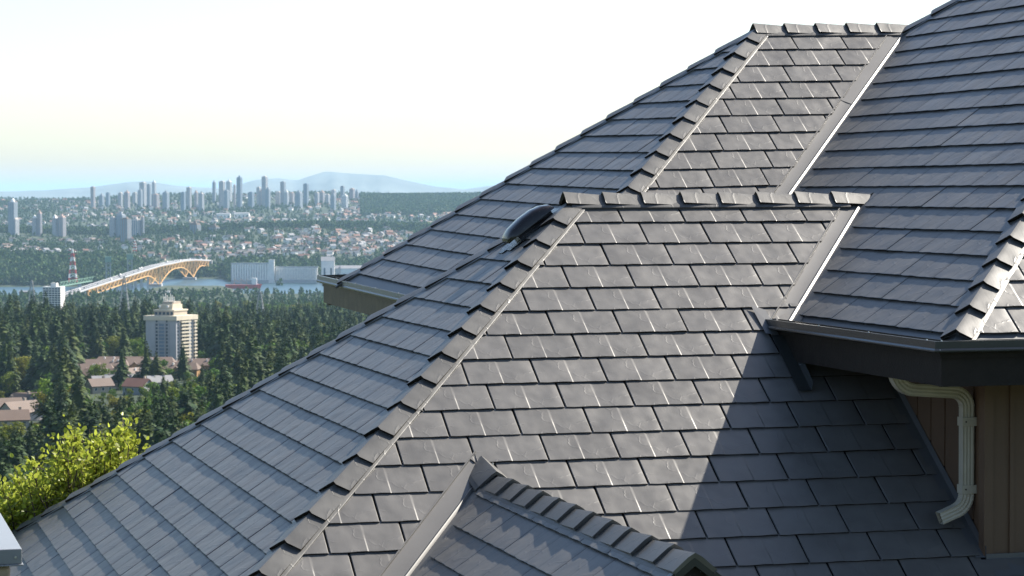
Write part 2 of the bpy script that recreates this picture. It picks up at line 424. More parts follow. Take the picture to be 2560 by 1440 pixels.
# --- hip and ridge caps
def cap_mesh(wA, wB, D, up, length, width, h0=.046, h1=.018, t=.030):
    """D downhill; wA,wB the directions of the wings in their slopes; nose at the origin"""
    wA, wB, D, up = map(unit, (wA, wB, D, up))
    verts = []
    def ring(s, h, drop):
        c = D*s
        nA = unit(np.cross(wA, D)); nA = nA if nA@up > 0 else -nA
        nB = unit(np.cross(wB, D)); nB = nB if nB@up > 0 else -nB
        r = c+up*(h+.004)
        a, b = c+wA*width+nA*h*.85, c+wB*width+nB*h*.85
        am, bm_ = c+wA*width*.12+nA*(h+.001)*.97, c+wB*width*.12+nB*(h+.001)*.97
        return [a-nA*drop, a, am, r, bm_, b, b-nB*drop]
    front = ring(0, h0, t); frontin = ring(-.001, h0-t, .0005); back = ring(-length, h1, .012)
    verts = front+back+[front[0]]+[(ring(-.014, h0-t, 0))[i] for i in (1, 2, 3, 4, 5)]+[front[6]]
    f = []
    for i in range(6): f.append((i, i+1, 8+i, 7+i))
    lo = [14, 15, 16, 17, 18, 19, 20]
    for i in range(1, 5): f.append((lo[i], lo[i+1], i+1, i))
    return verts, f
def caps(A, D, wA, wB, up, ts, width, length, name, nose, parent_label, t0=None, t1=None, flip=False, skip=()):
    """flashing strip under the row of caps, caps are its pieces"""
    D = unit(D); mb = MB()
    wa, wb, upn = unit(wA), unit(wB), unit(up)
    s0, s1 = (t0 if t0 is not None else ts[0]-length), (t1 if t1 is not None else ts[-1])
    k = width+.022
    P0, P1 = A+D*s0, A+D*s1
    nA = unit(np.cross(wa, D)); nA = nA if nA@upn > 0 else -nA
    nB = unit(np.cross(wb, D)); nB = nB if nB@upn > 0 else -nB
    def rg(P): return [P+wa*(k+.01)-nA*.004, P+wa*(k+.008)+nA*.016, P+wa*(k-.012)+nA*.021, P+upn*.014, P+wb*(k-.004)+nB*.019, P+wb*(k+.003)+nB*.0165, P+wb*(k+.006)-nB*.004]
    mb.add(rg(P0)+rg(P1), [(i, i+1, 8+i, 7+i) for i in range(6)])
    fl = mb.build(name+'_flashing', M['cap'], HOUSE, smooth=25)
    if parent_label: fl['label'] = parent_label
    v, f = cap_mesh(wa, wb, D, upn, length, width)
    me = bpy.data.meshes.new(name+'_cap'); me.from_pydata([tuple(x) for x in v], [], f); me.materials.append(M['cap']); me.materials.append(M[nose or 'hem_shade']); me.polygons.foreach_set('material_index', [1]+[0]*4+[1]+[1]*(len(f)-6))
    me.polygons.foreach_set('use_smooth', [True]*len(f)); me.set_sharp_from_angle(angle=math.radians(14)); me.update()
    for i, t in enumerate(ts):
        if i in skip: continue
        P = A+D*t
        j = Matrix.Rotation(random.gauss(0, .012), 4, Vector(D)) @ Matrix.Rotation(random.gauss(0, .007), 4, Vector(upn)) @ Matrix.Rotation(random.gauss(0, .006), 4, Vector(np.cross(D, upn)))
        inst(name+'_cap', me, Matrix.Translation(tuple(P+V(random.gauss(0,.003), 0, random.gauss(0, .0014)))) @ j, fl)
    return fl
def wing(pl, D, toward):
    w = np.cross(pl.N, unit(D)); w = unit(w); return w if w@np.asarray(toward, float) > 0 else -w
Z = V(0,0,1)
hF2 = V(-1/KL2, -1/KF2, -1); hB2 = V(-1/KL2, 1/KB2, -1)
caps(A2, hF2, wing(pL2, hF2, (0,1,0)), wing(pF2, hF2, (1,0,0)), Z, [.386+.3465*i for i in range(0, 17)], .118, .375, 'hip', None, 'near front hip with chevron caps', t0=.03, t1=6.3)
caps(A2, hB2, wing(pL2, hB2, (0,-1,0)), wing(pB2, hB2, (1,0,0)), Z, [.49+.3455*i for i in range(0, 21)], .118, .375, 'hip', None, 'rear hip of the lower wing along the forest', t0=.03, t1=7.6, skip=(0,))
hF1 = R1@V(-1/KL1, -1/KF1, -1); hB1 = R1@V(-1/KL1, 1/KB1, -1)
caps(A1, hF1, wing(pL1, hF1, (0,1,0)), wing(pF1, hF1, (1,0,0)), Z, [.276+.333*i for i in range(0, 12)], .118, .365, 'hip', None, 'front hip of the upper wing', t0=.03, t1=4.4)
caps(A1, hB1, wing(pL1, hB1, (0,-1,0)), wing(pB1, hB1, (1,0,0)), Z, [.475+.34*i for i in range(0, 16)], .118, .37, 'hip', None, 'rear hip of the upper wing against the sky', t0=.03, t1=5.6)
h3 = V(-1/K3, -1/KF3, -1); U3 = P3-unit(h3)*6
caps(P3, h3, wing(pL3, h3, (0,1,0)), wing(pF3, h3, (1,0,0)), Z, [-.243-.309*i for i in range(16, -1, -1)], .105, .34, 'hip', None, 'hip at the near gutter corner', t0=-5.3, t1=-.24)
hB3 = V(-1/K3, 1/.70, -1)
caps(PB3, hB3, wing(pL3, hB3, (0,-1,0)), wing(pB3, hB3, (1,0,0)), Z, [-.02-.345*i for i in range(9, -1, -1)], .118, .37, 'hip', None, 'upper right hip against the sky', t0=-3.4, t1=.0)
# ridges: nose at the free (left) end
RW_F, RW_B = -unit(pF2.V+V(0,0,.10)), -unit(pB2.V+V(0,0,.10))
caps(A2+V(0,0,.028), V(-1,0,0), RW_F, RW_B, Z, [-(.253+.3287*i) for i in range(6, -2, -1)], .112, .35, 'ridge', None, 'level ridge of the lower wing', t0=-2.35, t1=.03)
caps(A2+V(2.56,0,.0), V(-1,0,-.30), RW_F, RW_B, Z, [-.05, .32], .095, .36, 'ridge', None, 'upturned ridge end against the main slope', t0=-.16, t1=.3)
caps(A1+V(0,0,.012), R1@V(-1,0,0), RW_F, RW_B, Z, [-(.281+.3265*i) for i in range(3, -2, -1)], .12, .35, 'ridge', None, 'top ridge against the sky', t0=-1.56, t1=.03)
caps(DO+V(0,0,.0), V(0,-1,0), -pDL.V, -pDR.V, Z, [.703+.361*i for i in range(0, 11)], .125, .39, 'ridge', 'cap_light', 'ridge of the small gable', t0=.05, t1=4.27)
# saddle piece where the small ridge runs into the slope
caps(DO+V(0,.05,.075), V(0,-1,-.22), -pDL.V, -pDR.V, Z, [.33], .13, .42, 'saddle', 'cap_light', 'bent saddle piece at the head of the small ridge', t0=.0, t1=.3)
mb = MB()
for q in (V(-.05,.075,.052), V(.07,.075,.062)): mb.tube(DO+q, DO+q+V(0,0,.012), .007, .006, 8)
mb.build('screw', M['screw'], HOUSE)

# --- valleys
def valley(plA, plB, z0, z1, wA, wB, lab, ridge_h=.026, seam=None, pan_up=0.):
    """pan on the front slope plA, pan on the side slope plB, raised centre rib"""
    n1, n2 = plA.N, plB.N; D = unit(np.cross(n1, n2)); D = D if D[2] < 0 else -D
    Mx = np.array([n1, n2, [0,0,1]])
    P0 = np.linalg.solve(Mx, [plA.O@n1, plB.O@n2, z0]); P1 = np.linalg.solve(Mx, [plA.O@n1, plB.O@n2, z1])
    sA = unit(np.cross(n1, D)); sA = sA if sA[0] < 0 else -sA
    sB = unit(np.cross(n2, D)); sB = sB if sB[2] > 0 else -sB
    prof = lambda P: [P+sA*wA+n1*.001, P+sA*wA+n1*.020, P+sA*(wA-.007)+n1*.020, P+sA*(wA-.012)+n1*.008, P+sA*(wA*.5)+n1*.005, P+sA*.030+n1*.007]
    mid = unit(n1+n2)
    rib = lambda P: [P+sA*.030+n1*.0075, P+sA*.010+mid*(ridge_h*.7)+n1*.004, P+sA*.003+mid*(ridge_h*.95), P+sB*.003+mid*(ridge_h*.75), P+sB*.014+n2*.006]
    prB = lambda P: [P+sB*.014+n2*.0065, P+sB*(wB*.6)+n2*.005, P+sB*(wB+.05)+n2*.003]
    def strip(f, name, mat, par=HOUSE):
        mb = MB(); a, b = f(P0), f(P1); k = len(a)
        mb.add(a+b, [(i, i+1, k+i+1, k+i) for i in range(k-1)])
        return mb.build(name, mat, par, smooth=12)
    Pk = P0; P0 = np.linalg.solve(Mx, [plA.O@n1, plB.O@n2, z0+pan_up])
    pan = strip(prof, 'valley_pan', M['flash']); pan['label'] = lab; P0 = Pk
    strip(rib, 'centre_rib', M['flash'], pan); strip(prB, 'side_pan', M['flash'], pan)
    if seam:
        Ps = np.linalg.solve(Mx, [plA.O@n1, plB.O@n2, seam]); mb = MB()
        up = -D
        mb.add([Ps+sA*wA*.99+n1*.011, Ps+sA*.028+n1*.011, Ps+sA*.028+n1*.011+up*1.4, Ps+sA*wA*.99+n1*.011+up*1.4,
                Ps+sA*wA*.99+n1*.007, Ps+sA*.028+n1*.007], [(0,1,2,3), (4,5,1,0)])
        mb.build('lap_seam', M['flash'], pan)
valley(pF1, pL3, 1.545, -.7, .145, PANR, 'valley pan of the upper wing', seam=.80)
valley(pF2, pL3, -.115, Z3-.075, .145, PANR, 'valley pan of the lower wing')
valley(pF2, pDL, DZ-.09, DZ-2.2, .165, .11, 'valley pan beside the small gable', ridge_h=.03, pan_up=.17)
# apron on the right of the small gable
mb = MB()
Dv = unit(np.cross(pF2.N, pDR.N)); Dv = Dv if Dv[2] < 0 else -Dv
sR = unit(np.cross(pF2.N, Dv)); sR = sR if sR[0] > 0 else -sR
q0 = DO+V(0,0,.0)
mb.add([q0+pF2.N*.006, q0+sR*.10+pF2.N*.006, q0+Dv*3+sR*.10+pF2.N*.006, q0+Dv*3+pF2.N*.006], [(0,1,2,3)])
mb.build('side_apron', M['flash'], HOUSE)

# --- gutters, fascias, soffits
def gutter(p0, p1, out, nm_lab, par=HOUSE, h=.07, depth=.11, mitre0=0, mitre1=0):
    p0, p1, out = map(lambda t: np.asarray(t, float), (p0, p1, out)); d = unit(p1-p0)
    pr = [(0,0), (-.022,.001), (-.022,-.005), (-.006,-.006), (-.004,-.05), (.006,-.054), (.007,-.064), (-.004,-h), (-depth,-h), (-depth,.0), (-depth-.004,0), (-depth-.004,-h-.004), (0,-h-.004), (.013,-.066), (.013,-.058), (.0015,-.047)]
    mb = MB()
    vs0 = [p0+out*a+Z*b+d*a*mitre0 for a, b in pr]; vs1 = [p1+out*a+Z*b+d*a*mitre1 for a, b in pr]
    k = len(pr)
    mb.add(vs0+vs1, [(i, (i+1)%k, k+(i+1)%k, k+i) for i in range(k)])
    g = mb.build('gutter', M['gutter'], par); g['label'] = nm_lab
    return g
gu = gutter((X3, 18.26, Z3), (X3, CY3, Z3), (-1,0,0), 'near side gutter with raised lip', mitre1=1)
gf = gutter((X3, CY3, Z3), (X3+5, CY3, Z3), (0,-1,0), 'near front gutter', mitre0=-1)
def screws(g, pts, r=.006):
    for P in pts:
        mb = MB(); mb.tube(P, np.asarray(P)+V(0,0,.007), r, r*.8, 8); mb.build('screw', M['screw'], g)
screws(gu, [(X3+.012, y, Z3) for y in (18.15, 17.2, 16.3, 15.35)]); screws(gf, [(X3+.03, CY3-.006, Z3-.06), (X3+.05, CY3+.012, Z3)])
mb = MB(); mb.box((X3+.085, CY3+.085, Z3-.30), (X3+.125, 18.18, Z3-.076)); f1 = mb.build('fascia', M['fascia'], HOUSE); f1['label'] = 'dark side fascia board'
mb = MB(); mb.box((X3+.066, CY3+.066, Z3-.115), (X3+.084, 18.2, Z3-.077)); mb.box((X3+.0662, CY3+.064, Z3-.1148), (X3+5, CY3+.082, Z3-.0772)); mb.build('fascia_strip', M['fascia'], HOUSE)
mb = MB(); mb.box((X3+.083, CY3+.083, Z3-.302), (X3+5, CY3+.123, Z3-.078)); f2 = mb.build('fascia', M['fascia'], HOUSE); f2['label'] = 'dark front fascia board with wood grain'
mb = MB(); mb.box((X3+.127, CY3+.127, Z3-.285), (XW+.02, 19.0, Z3-.27)); mb.box((XW+.02, CY3+.127, Z3-.285), (X3+5, YW+.02, Z3-.27)); mb.build('soffit', M['soffit'], HOUSE)
# far gutter (slightly out of level, as the far wing)
ga, gb = V(5.511, 28.365, -.936), V(5.511, 22.2, -1.011)
g1 = gutter(ga, gb, (-1,0,0), 'far side gutter above the forest', h=.075)
screws(g1, [ga+(gb-ga)*t+V(.01,0,.0) for t in (.012, .17, .33, .49, .66)], .008)
g2 = gutter(ga+V(3,.0,.06), ga, (0,1,0), 'far end gutter', h=.075)
mb = MB(); dd = gb-ga; fa = ga+V(.06,-.06,-.19)
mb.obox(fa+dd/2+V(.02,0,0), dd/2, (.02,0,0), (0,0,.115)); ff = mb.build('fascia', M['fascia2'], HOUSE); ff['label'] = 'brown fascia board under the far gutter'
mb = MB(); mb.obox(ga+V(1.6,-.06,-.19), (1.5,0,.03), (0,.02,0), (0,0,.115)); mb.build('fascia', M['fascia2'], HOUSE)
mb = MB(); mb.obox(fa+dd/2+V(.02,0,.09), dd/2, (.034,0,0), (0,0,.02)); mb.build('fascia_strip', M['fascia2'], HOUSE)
mb = MB(); mb.obox(fa+dd/2+V(.45,0,-.09), dd/2, (.42,0,0), (0,0,.008)); mb.build('soffit', M['soffit'], HOUSE)

# --- kick-out flashing beneath the near gutter end
mb = MB()
def f2p(x, y, n=0.): return V(x, y, pF2.z(x, y))+pF2.N*n
ya, yb = 18.10, 17.55
mb.add([f2p(X3-.01, ya, .03), f2p(X3+.09, ya, .03), f2p(X3+.09, yb, .03), f2p(X3-.01, yb, .03),
        f2p(X3+.09, ya, .03)+V(.012,0,.11), f2p(X3+.09, yb, .03)+V(.015,0,.06)],
       [(0,3,2,1), (1,2,5,4)])
mb.build('kickout_flashing', M['gutter'], HOUSE, smooth=20)
mb = MB()
mb.add([f2p(X3-.06, 18.42, .028), f2p(X3+.04, 18.36, .03), f2p(X3+.05, 18.1, .034), f2p(X3-.05, 18.12, .03)], [(0,3,2,1)])
mb.add([V(X3-.012, 18.27, Z3+.003), V(X3-.012, 18.27, Z3-.075), V(X3+.1, 18.27, Z3-.075), V(X3+.1, 18.27, Z3+.003)], [(0,1,2,3)])
mb.build('gutter_end_flashing', M['apron'], HOUSE)

# --- walls: vertical boards
def boards(p0, p1, ztop, zbotf, out, wide, batten, off=0.):
    p0, p1, out = map(lambda t: np.asarray(t, float), (p0, p1, out)); L = np.linalg.norm(p1-p0); d = (p1-p0)/L
    zb = min(zbotf(p0), zbotf(p1))
    mb = MB(); mb.obox((p0+p1)/2+Z*((ztop+zb)/2)-out*.045, d*L/2, out*.02, Z*((ztop-zb)/2)); w = mb.build('wall', M['siding'], HOUSE)
    s = off; i = 0
    while s < L-.01:
        bw = min(wide, L-s); c = p0+d*(s+bw/2); z0 = zbotf(c)
        if ztop-z0 > .04:
            mb = MB(); mb.obox(c+Z*((ztop+z0)/2)-out*.002+out*random.uniform(-.001, .001), d*(bw/2-.009), out*.006, Z*((ztop-z0)/2)); mb.build('siding_board', M['siding'], w)
            if batten and s+bw < L:
                c = p0+d*(s+bw+batten/2-.02)
                mb = MB(); mb.obox(c+Z*((ztop+z0)/2)+out*.008, d*batten/2, out*.009, Z*((ztop-z0)/2)); mb.build('batten', M['siding'], w)
        s += bw
    return w
wl = boards((XW, 18.6, 0), (XW, YW, 0), Z3-.27, lambda p: max(pF2.z(XW, p[1]), ZWB)+.02, (-1,0,0), .235, 0)
wl['label'] = 'brown side wall of narrow vertical boards in shade'
wf = boards((XW, YW, 0), (XW+4, YW, 0), Z3-.27, lambda p: ZWB, (0,-1,0), .15, .032, .045)
wf['label'] = 'brown front wall of boards and battens'
mb = MB(); mb.box((XW-.022, YW-.025, ZWB), (XW+.045, YW+.06, Z3-.272)); mb.build('corner_board', M['siding'], HOUSE)
mb = MB()
p_, q_ = f2p(XW-.012, 18.0, .012), f2p(XW-.012, YW-.03, .012)
mb.add([p_, q_, q_+Z*.075, p_+Z*.075, p_+V(-.075,0,.0), q_+V(-.075,0,.0)], [(0,3,2,1), (4,0,1,5)])
mb.build('wall_flashing', M['apron'], HOUSE)
mb = MB(); mb.box((XW-.01, YW-.034, ZWB-.035), (XW+4, YW-.026, ZWB+.012)); mb.add([V(XW-.01, YW-.035, ZWB-.02), V(XW+4, YW-.035, ZWB-.02), V(XW+4, YW-.2, pF2.z(0, YW-.2)+.02), V(XW-.01, YW-.2, pF2.z(0, YW-.2)+.02)], [(0,3,2,1)])
mb.build('wall_flashing', M['apron'], HOUSE)

# --- downspout
def spout_path():
    pts = []; x = XW-.062; y = 16.245
    def arc(c, a0, a1, r, n): return [V(c[0]+r*math.cos(a), y, c[1]+r*math.sin(a)) for a in np.linspace(a0, a1, n)]
    A_ = arc((x-.40, -1.235), math.radians(180), math.radians(262), .135, 9)      # from the outlet, bending right
    B_ = arc((x-.105, -1.50), math.radians(82), math.radians(0), .105, 9)
    C_ = arc((x-.125, -2.105), math.radians(0), math.radians(-72), .125, 9)
    tip = C_[-1]+V(-.115, 0, -.045)
    return A_, B_, C_, tip
A_, B_, C_, tip = spout_path()
def ribprof(w=.045, h=.034):
    pr = []
    n = 7
    for i in range(n+1): pr.append((-w+2*w*i/n, h-(0.0035 if i % 2 else 0)))
    for i in range(n+1): pr.append((w-2*w*i/n, -h+(0.0035 if i % 2 else 0)))
    return pr
def spout_piece(name, path, parent, crimp=False):
    fr = []; n = len(path)
    for i in range(n):
        t = unit(path[min(i+1, n-1)]-path[max(i-1, 0)])
        side_ = np.cross(V(0,-1,0), t)
        k = 1+(.05 if crimp and i % 2 else 0)
        fr.append((unit(side_)*k, V(0,-1,0)*k))
    mb = MB(); mb.sweep(path, ribprof(.043, .036), fr, caps=False)
    return mb.build(name, M['spout'], parent, smooth=None)
def dense(p, k=2):
    out = []
    for i in range(len(p)-1):
        for j in range(k): out.append(p[i]+(p[i+1]-p[i])*j/k)
    return out+[p[-1]]
SP = spout_piece('downspout', [B_[-1]+V(0,0,.02), C_[0]+V(0,0,-.02)], HOUSE); SP['label'] = 'cream ribbed downspout on the side wall'
spout_piece('elbow', dense(A_), SP, True); spout_piece('offset_pipe', [A_[-1]+V(-.02,0,0), B_[0]+V(.02,0,0)], SP)
spout_piece('elbow', dense(B_), SP, True); spout_piece('elbow', dense(C_), SP, True); spout_piece('outlet', [C_[-1], tip], SP)
t_ = unit(tip-C_[-1])
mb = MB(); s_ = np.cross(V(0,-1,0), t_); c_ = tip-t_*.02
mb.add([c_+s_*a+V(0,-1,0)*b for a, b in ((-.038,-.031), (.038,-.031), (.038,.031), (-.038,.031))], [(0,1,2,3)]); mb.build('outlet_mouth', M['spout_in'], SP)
for zb in (-1.60, -2.07):
    mb = MB(); xx = XW-.062
    mb.box((xx-.05, 16.245-.045, zb-.03), (xx+.05, 16.245-.039, zb+.03)); mb.box((xx-.051, 16.245-.044, zb-.0302), (xx-.046, 16.245+.04, zb+.0302))
    mb.box((xx+.0502, 16.245-.043, zb-.03), (xx+.085, 16.245-.038, zb+.03))
    br = mb.build('bracket', M['spout'], SP)
    for dx in (-.025, .072):
        mb = MB(); mb.tube((xx+dx, 16.199, zb), (xx+dx, 16.195, zb), .006, .006, 8); mb.build('screw', M['spout_in'], br)

# --- gable front of the small roof
mb = MB(); yg = DYF
def rake(sx, o0, o1, h0, h1, y0, y1, m=0):
    L = 2.4; mbx = MB()
    for s_ in (0,):
        A0 = V(DX, y0, DZ+h0); B0 = V(DX+sx*L, y0, DZ+h0-KD*L); A1_ = V(DX, y0, DZ+h1); B1 = V(DX+sx*L, y0, DZ+h1-KD*L)
        dy = V(0, y1-y0, 0)
        mbx.add([A0, B0, B1, A1_, A0+dy, B0+dy, B1+dy, A1_+dy], [(0,1,2,3), (7,6,5,4), (0,4,5,1), (3,2,6,7), (1,5,6,2), (0,3,7,4)])
    return mbx
for sx in (-1, 1):
    o = rake(sx, 0, 0, .035, -.02, yg, yg+.05).build('rake_trim', M['gutter'], HOUSE)
    o = rake(sx, 0, 0, -.022, -.20, yg+.03, yg+.07).build('bargeboard', M['fascia'], HOUSE)
    rake(sx, 0, 0, -.21, -.30, yg+.05, yg+.12).build('bargeboard', M['fascia'], HOUSE)
mb = MB(); L = 2.2; yy = yg+.35
mb.add([V(DX, yy, DZ-.05), V(DX-L, yy, DZ-.05-KD*L), V(DX+L, yy, DZ-.05-KD*L), V(DX-L, yy, -8), V(DX+L, yy, -8), V(DX+L, 14.5, -8), V(DX-L, 14.5, -8), V(DX-L, 14.5, DZ-.05-KD*L), V(DX+L, 14.5, DZ-.05-KD*L)],
       [(0,1,2), (1,3,4,2), (2,4,5,8), (1,7,6,3)])
mb.build('gable_wall', M['siding'], HOUSE)
# plain walls under the wings, down to the ground
mb = MB(); mb.box((1.7, 14.6, -12), (7.7, 23.0, -3.9)); mb.build('wall', M['siding'], HOUSE)
mb = MB(); mb.box((6.3, 22.0, -12), (12, 27.6, -1.25)); mb.build('wall', M['siding'], HOUSE)
mb = MB(); mb.box((XW+.06, YW+.06, -12), (13, 21.9, Z3-.29)); mb.build('wall', M['siding'], HOUSE)

# --- roof vent on the lower side slope
def lv(u, v, n): return pL2.pt(u, v, n)
VU, VV = -.055, -.36
prof_v = [(-.26, .055, .075, .75), (-.245, .06, .105, .92), (-.18, .062, .135, 1.), (-.06, .062, .15, 1.), (.05, .06, .148, .98), (.13, .058, .13, .9), (.19, .055, .10, .78), (.205, .052, .07, .7)]
mb = MB(); rings = []
for (dv, n0, n1, k) in prof_v:
    hw = .125*k; ring = []
    for a in np.linspace(0, math.pi, 9):
        c, s = math.cos(a), math.sin(a)
        ring.append(lv(VU-hw*(abs(c)**.55)*np.sign(c), VV+dv, n0+(n1-n0)*(s**.6)))
    rings.append(ring)
vs = [q for r_ in rings for q in r_]; k = 9
fs = [(i*k+j, i*k+j+1, (i+1)*k+j+1, (i+1)*k+j) for i in range(len(rings)-1) for j in range(k-1)]
fs += [tuple(range(k))[::-1], tuple((len(rings)-1)*k+j for j in range(k))]
mb.add(vs, fs)
hood = mb.build('roof_vent', M['vent'], HOUSE, smooth=50); hood['label'] = 'glossy dark brown vent hood near the lower ridge'
mb = MB()
mb.obox(lv(VU, VV, .03), pL2.U*.085, pL2.V*.17, pL2.N*.03); mb.build('vent_throat', M['vent'], hood)
mb = MB(); mb.obox(lv(VU, VV-.03, .018), pL2.U*.15, pL2.V*.27, pL2.N*.003); mb.obox(lv(VU-.03, VV-.30, .0185), pL2.U*.06, pL2.V*.04, pL2.N*.003)
mb.build('vent_base', M['tar'], hood)

# --- chimney in the near left corner
CP = V(.865, 11.118, -1.529)
CH = empty('chimney', (.4, 11.6, -9.2)); CH.location = (0,0,0)
tag(CH, 'stone chimney under a folded grey sheet metal cap, bottom left corner', 'chimney')
mb = MB(); a = CP
mb.box((a[0]-1.2, a[1], a[2]-.066), (a[0], a[1]+1.3, a[2])); mb.box((a[0]-1.205, a[1]-.006, a[2]-.074), (a[0]+.006, a[1]+1.306, a[2]-.0662))
cc = mb.build('cap', M['chimcap'], CH)
b_ = cc.modifiers.new('bevel', 'BEVEL'); b_.width = .006; b_.segments = 2
mb = MB(); mb.tube(a+V(-.028,-.001,-.035), a+V(-.028,-.007,-.035), .006, .005, 8); mb.build('screw', M['screw'], cc)
mb = MB(); mb.box((a[0]-1.1, a[1]+.06, -9.3), (a[0]-.06, a[1]+1.2, a[2]-.075)); core = mb.build('shaft', M['stone'], CH)
zz = a[2]-.08
while zz > -3.2:
    hh = random.uniform(.05, .11); x1 = a[0]-.045
    while x1 > a[0]-1.1:
        ww = random.uniform(.1, .24)
        mb = MB(); j = random.uniform(0, .018)
        mb.box((max(x1-ww, a[0]-1.12)+.006, a[1]+.035+j, zz-hh+.006), (x1-.002, a[1]+.11, zz)); 
        s_ = mb.build('stone', M['stone'], core); b_ = s_.modifiers.new('bevel', 'BEVEL'); b_.width = .012; b_.segments = 2
        x1 -= ww
    zz -= hh

# ------------------------------------------------------------------ terrain, water, mountains
SEA = -220.0
_D = [-400, -60, -6, 4, 14, 40, 120, 300, 900, 1400, 1850, 2500, 3300, 3900, 5370, 5470, 5750, 5960, 6080, 6350, 6700, 7200, 7800, 8300, 8900, 9600, 10200, 11000, 12000, 12900, 13500, 18000, 21000]
_H = [60, 10, -1.8, -2.0, -8.6, -16, -42, -72, -108, -126, -124, -146, -172, -196, -214, -226, -226, -222, -214, -196, -172, -162, -139, -119, -134, -122, -103, -78, -46, -22, -60, -224, -226]
def ground(d, lat):
    px = 1280+lat/np.maximum(d, 100)*FPX
    shift = np.interp(px, [300, 375, 400, 555, 575, 1200], [0, 330, 520, 520, 240, 200])*np.clip((d-5500)/150, 0, 1)*np.clip((7600-d)/900, 0, 1)
    h = np.interp(d-shift, _D, _H)
    k = np.clip((d-200)/1500, 0, 1)*np.clip((np.abs(h-SEA))/30, 0, 1)
    return h + k*(7*np.sin(lat/310+d/520)+5*np.sin(lat/140-d/260+1)+9*np.sin(lat/800+2+d/1900)*np.clip((d-6000)/3000, 0, 1))
def gz(d, lat): return float(ground(np.array(d, float), np.array(lat, float)))
def gpt(px, d, dz=0.):                                   # ground point seen in column px at distance d
    lat = (px-1280)/FPX*d
    x, y = ground_xy(lat, d); return V(x, y, gz(d, lat)+dz)
ds = np.unique(np.concatenate([np.linspace(-400, 60, 24), np.linspace(60, 1000, 40), np.linspace(1000, 6500, 110), np.linspace(6500, 21000, 120)]))
ss = np.linspace(-1, 1, 121); ss = np.sign(ss)*np.abs(ss)**1.25
vs = []
for d in ds:
    hw = 500+.62*max(d, 0)
    for t in ss:
        lat = t*hw; x, y = ground_xy(lat, d); vs.append((x, y, gz(d, lat)))
n = len(ss)
fs = [(i*n+j, i*n+j+1, (i+1)*n+j+1, (i+1)*n+j) for i in range(len(ds)-1) for j in range(n-1)]
def terrain_mat():
    m, nt, b = newmat('terrain'); g = N(nt, 'ShaderNodeNewGeometry')
    n1 = N(nt, 'ShaderNodeTexNoise', Scale=.012, Detail=8.); nt.links.new(g.outputs['Position'], n1.inputs['Vector'])
    r = ramp(nt, n1.outputs['Fac'], [(.35, (.016, .028, .01)), (.55, (.028, .045, .016)), (.68, (.06, .07, .034)), (.8, (.13, .12, .09))])
    nt.links.new(r.outputs[0], b.inputs['Base Color']); b.inputs['Roughness'].default_value = .95
    return m
M['terrain'] = terrain_mat()
o = mesh_obj('ground', vs, fs, M['terrain'], smooth=180); tag(o, kind='structure')
def water_mat():
    m, nt, b = newmat('water'); g = N(nt, 'ShaderNodeNewGeometry')
    b.inputs['Base Color'].default_value = (.03, .07, .095, 1); b.inputs['Roughness'].default_value = .35; b.inputs['Specular IOR Level'].default_value = .3
    n1 = N(nt, 'ShaderNodeTexNoise', Scale=.06, Detail=6.); nt.links.new(g.outputs['Position'], n1.inputs['Vector'])
    bp = N(nt, 'ShaderNodeBump', Strength=.35, Distance=1.2); nt.links.new(n1.outputs['Fac'], bp.inputs['Height']); nt.links.new(bp.outputs[0], b.inputs['Normal'])
    return m
S_ = 90000
o = mesh_obj('water', [(-S_,-S_,SEA), (S_,-S_,SEA), (S_,S_,SEA), (-S_,S_,SEA)], [(0,1,2,3)], water_mat()); tag(o, kind='structure')
# far mountains: two ranges
M['mountain'] = simple('mountain_wood', (.13, .15, .14), .95, noise=.3, nscale=.001)
def rangeline(name, dist, pts, seed):
    px = np.linspace(-900, 3400, 260); rr = np.interp(px, [p[0] for p in pts], [p[1] for p in pts])
    rs = np.random.default_rng(seed)
    for k, a in ((12, 1.6), (40, .9), (120, .5)): rr = rr+np.interp(px, np.linspace(-900, 3400, k), rs.normal(0, a, k))
    vs = []; n = len(px)
    for off, f in ((-5400, -.12), (-3200, .32), (-1400, .7), (0, 1.), (3000, .3)):
        for x, r in zip(px, rr):
            P = at(x, r, dist); top = max(P[2], 5)-SEA
            w = rs.normal(0, .05) if 0 < f < 1 else 0
            xy = P[:2]*(1+off/dist); vs.append((xy[0], xy[1], SEA+top*max(f+w, -.02)))
    fs = [(i*n+j, i*n+j+1, (i+1)*n+j+1, (i+1)*n+j) for i in range(4) for j in range(n-1)]
    o = mesh_obj(name, vs, fs, M['mountain'], smooth=180); tag(o, kind='structure')
rangeline('mountain', 30000, [(-900,479), (40,478), (230,468), (330,456), (380,455), (440,466), (560,472), (640,449), (700,445), (740,452), (790,436), (815,429), (870,434), (960,438), (1030,455), (1090,468), (1160,474), (1240,464), (1400,470), (1700,476), (3400,478)], 3)

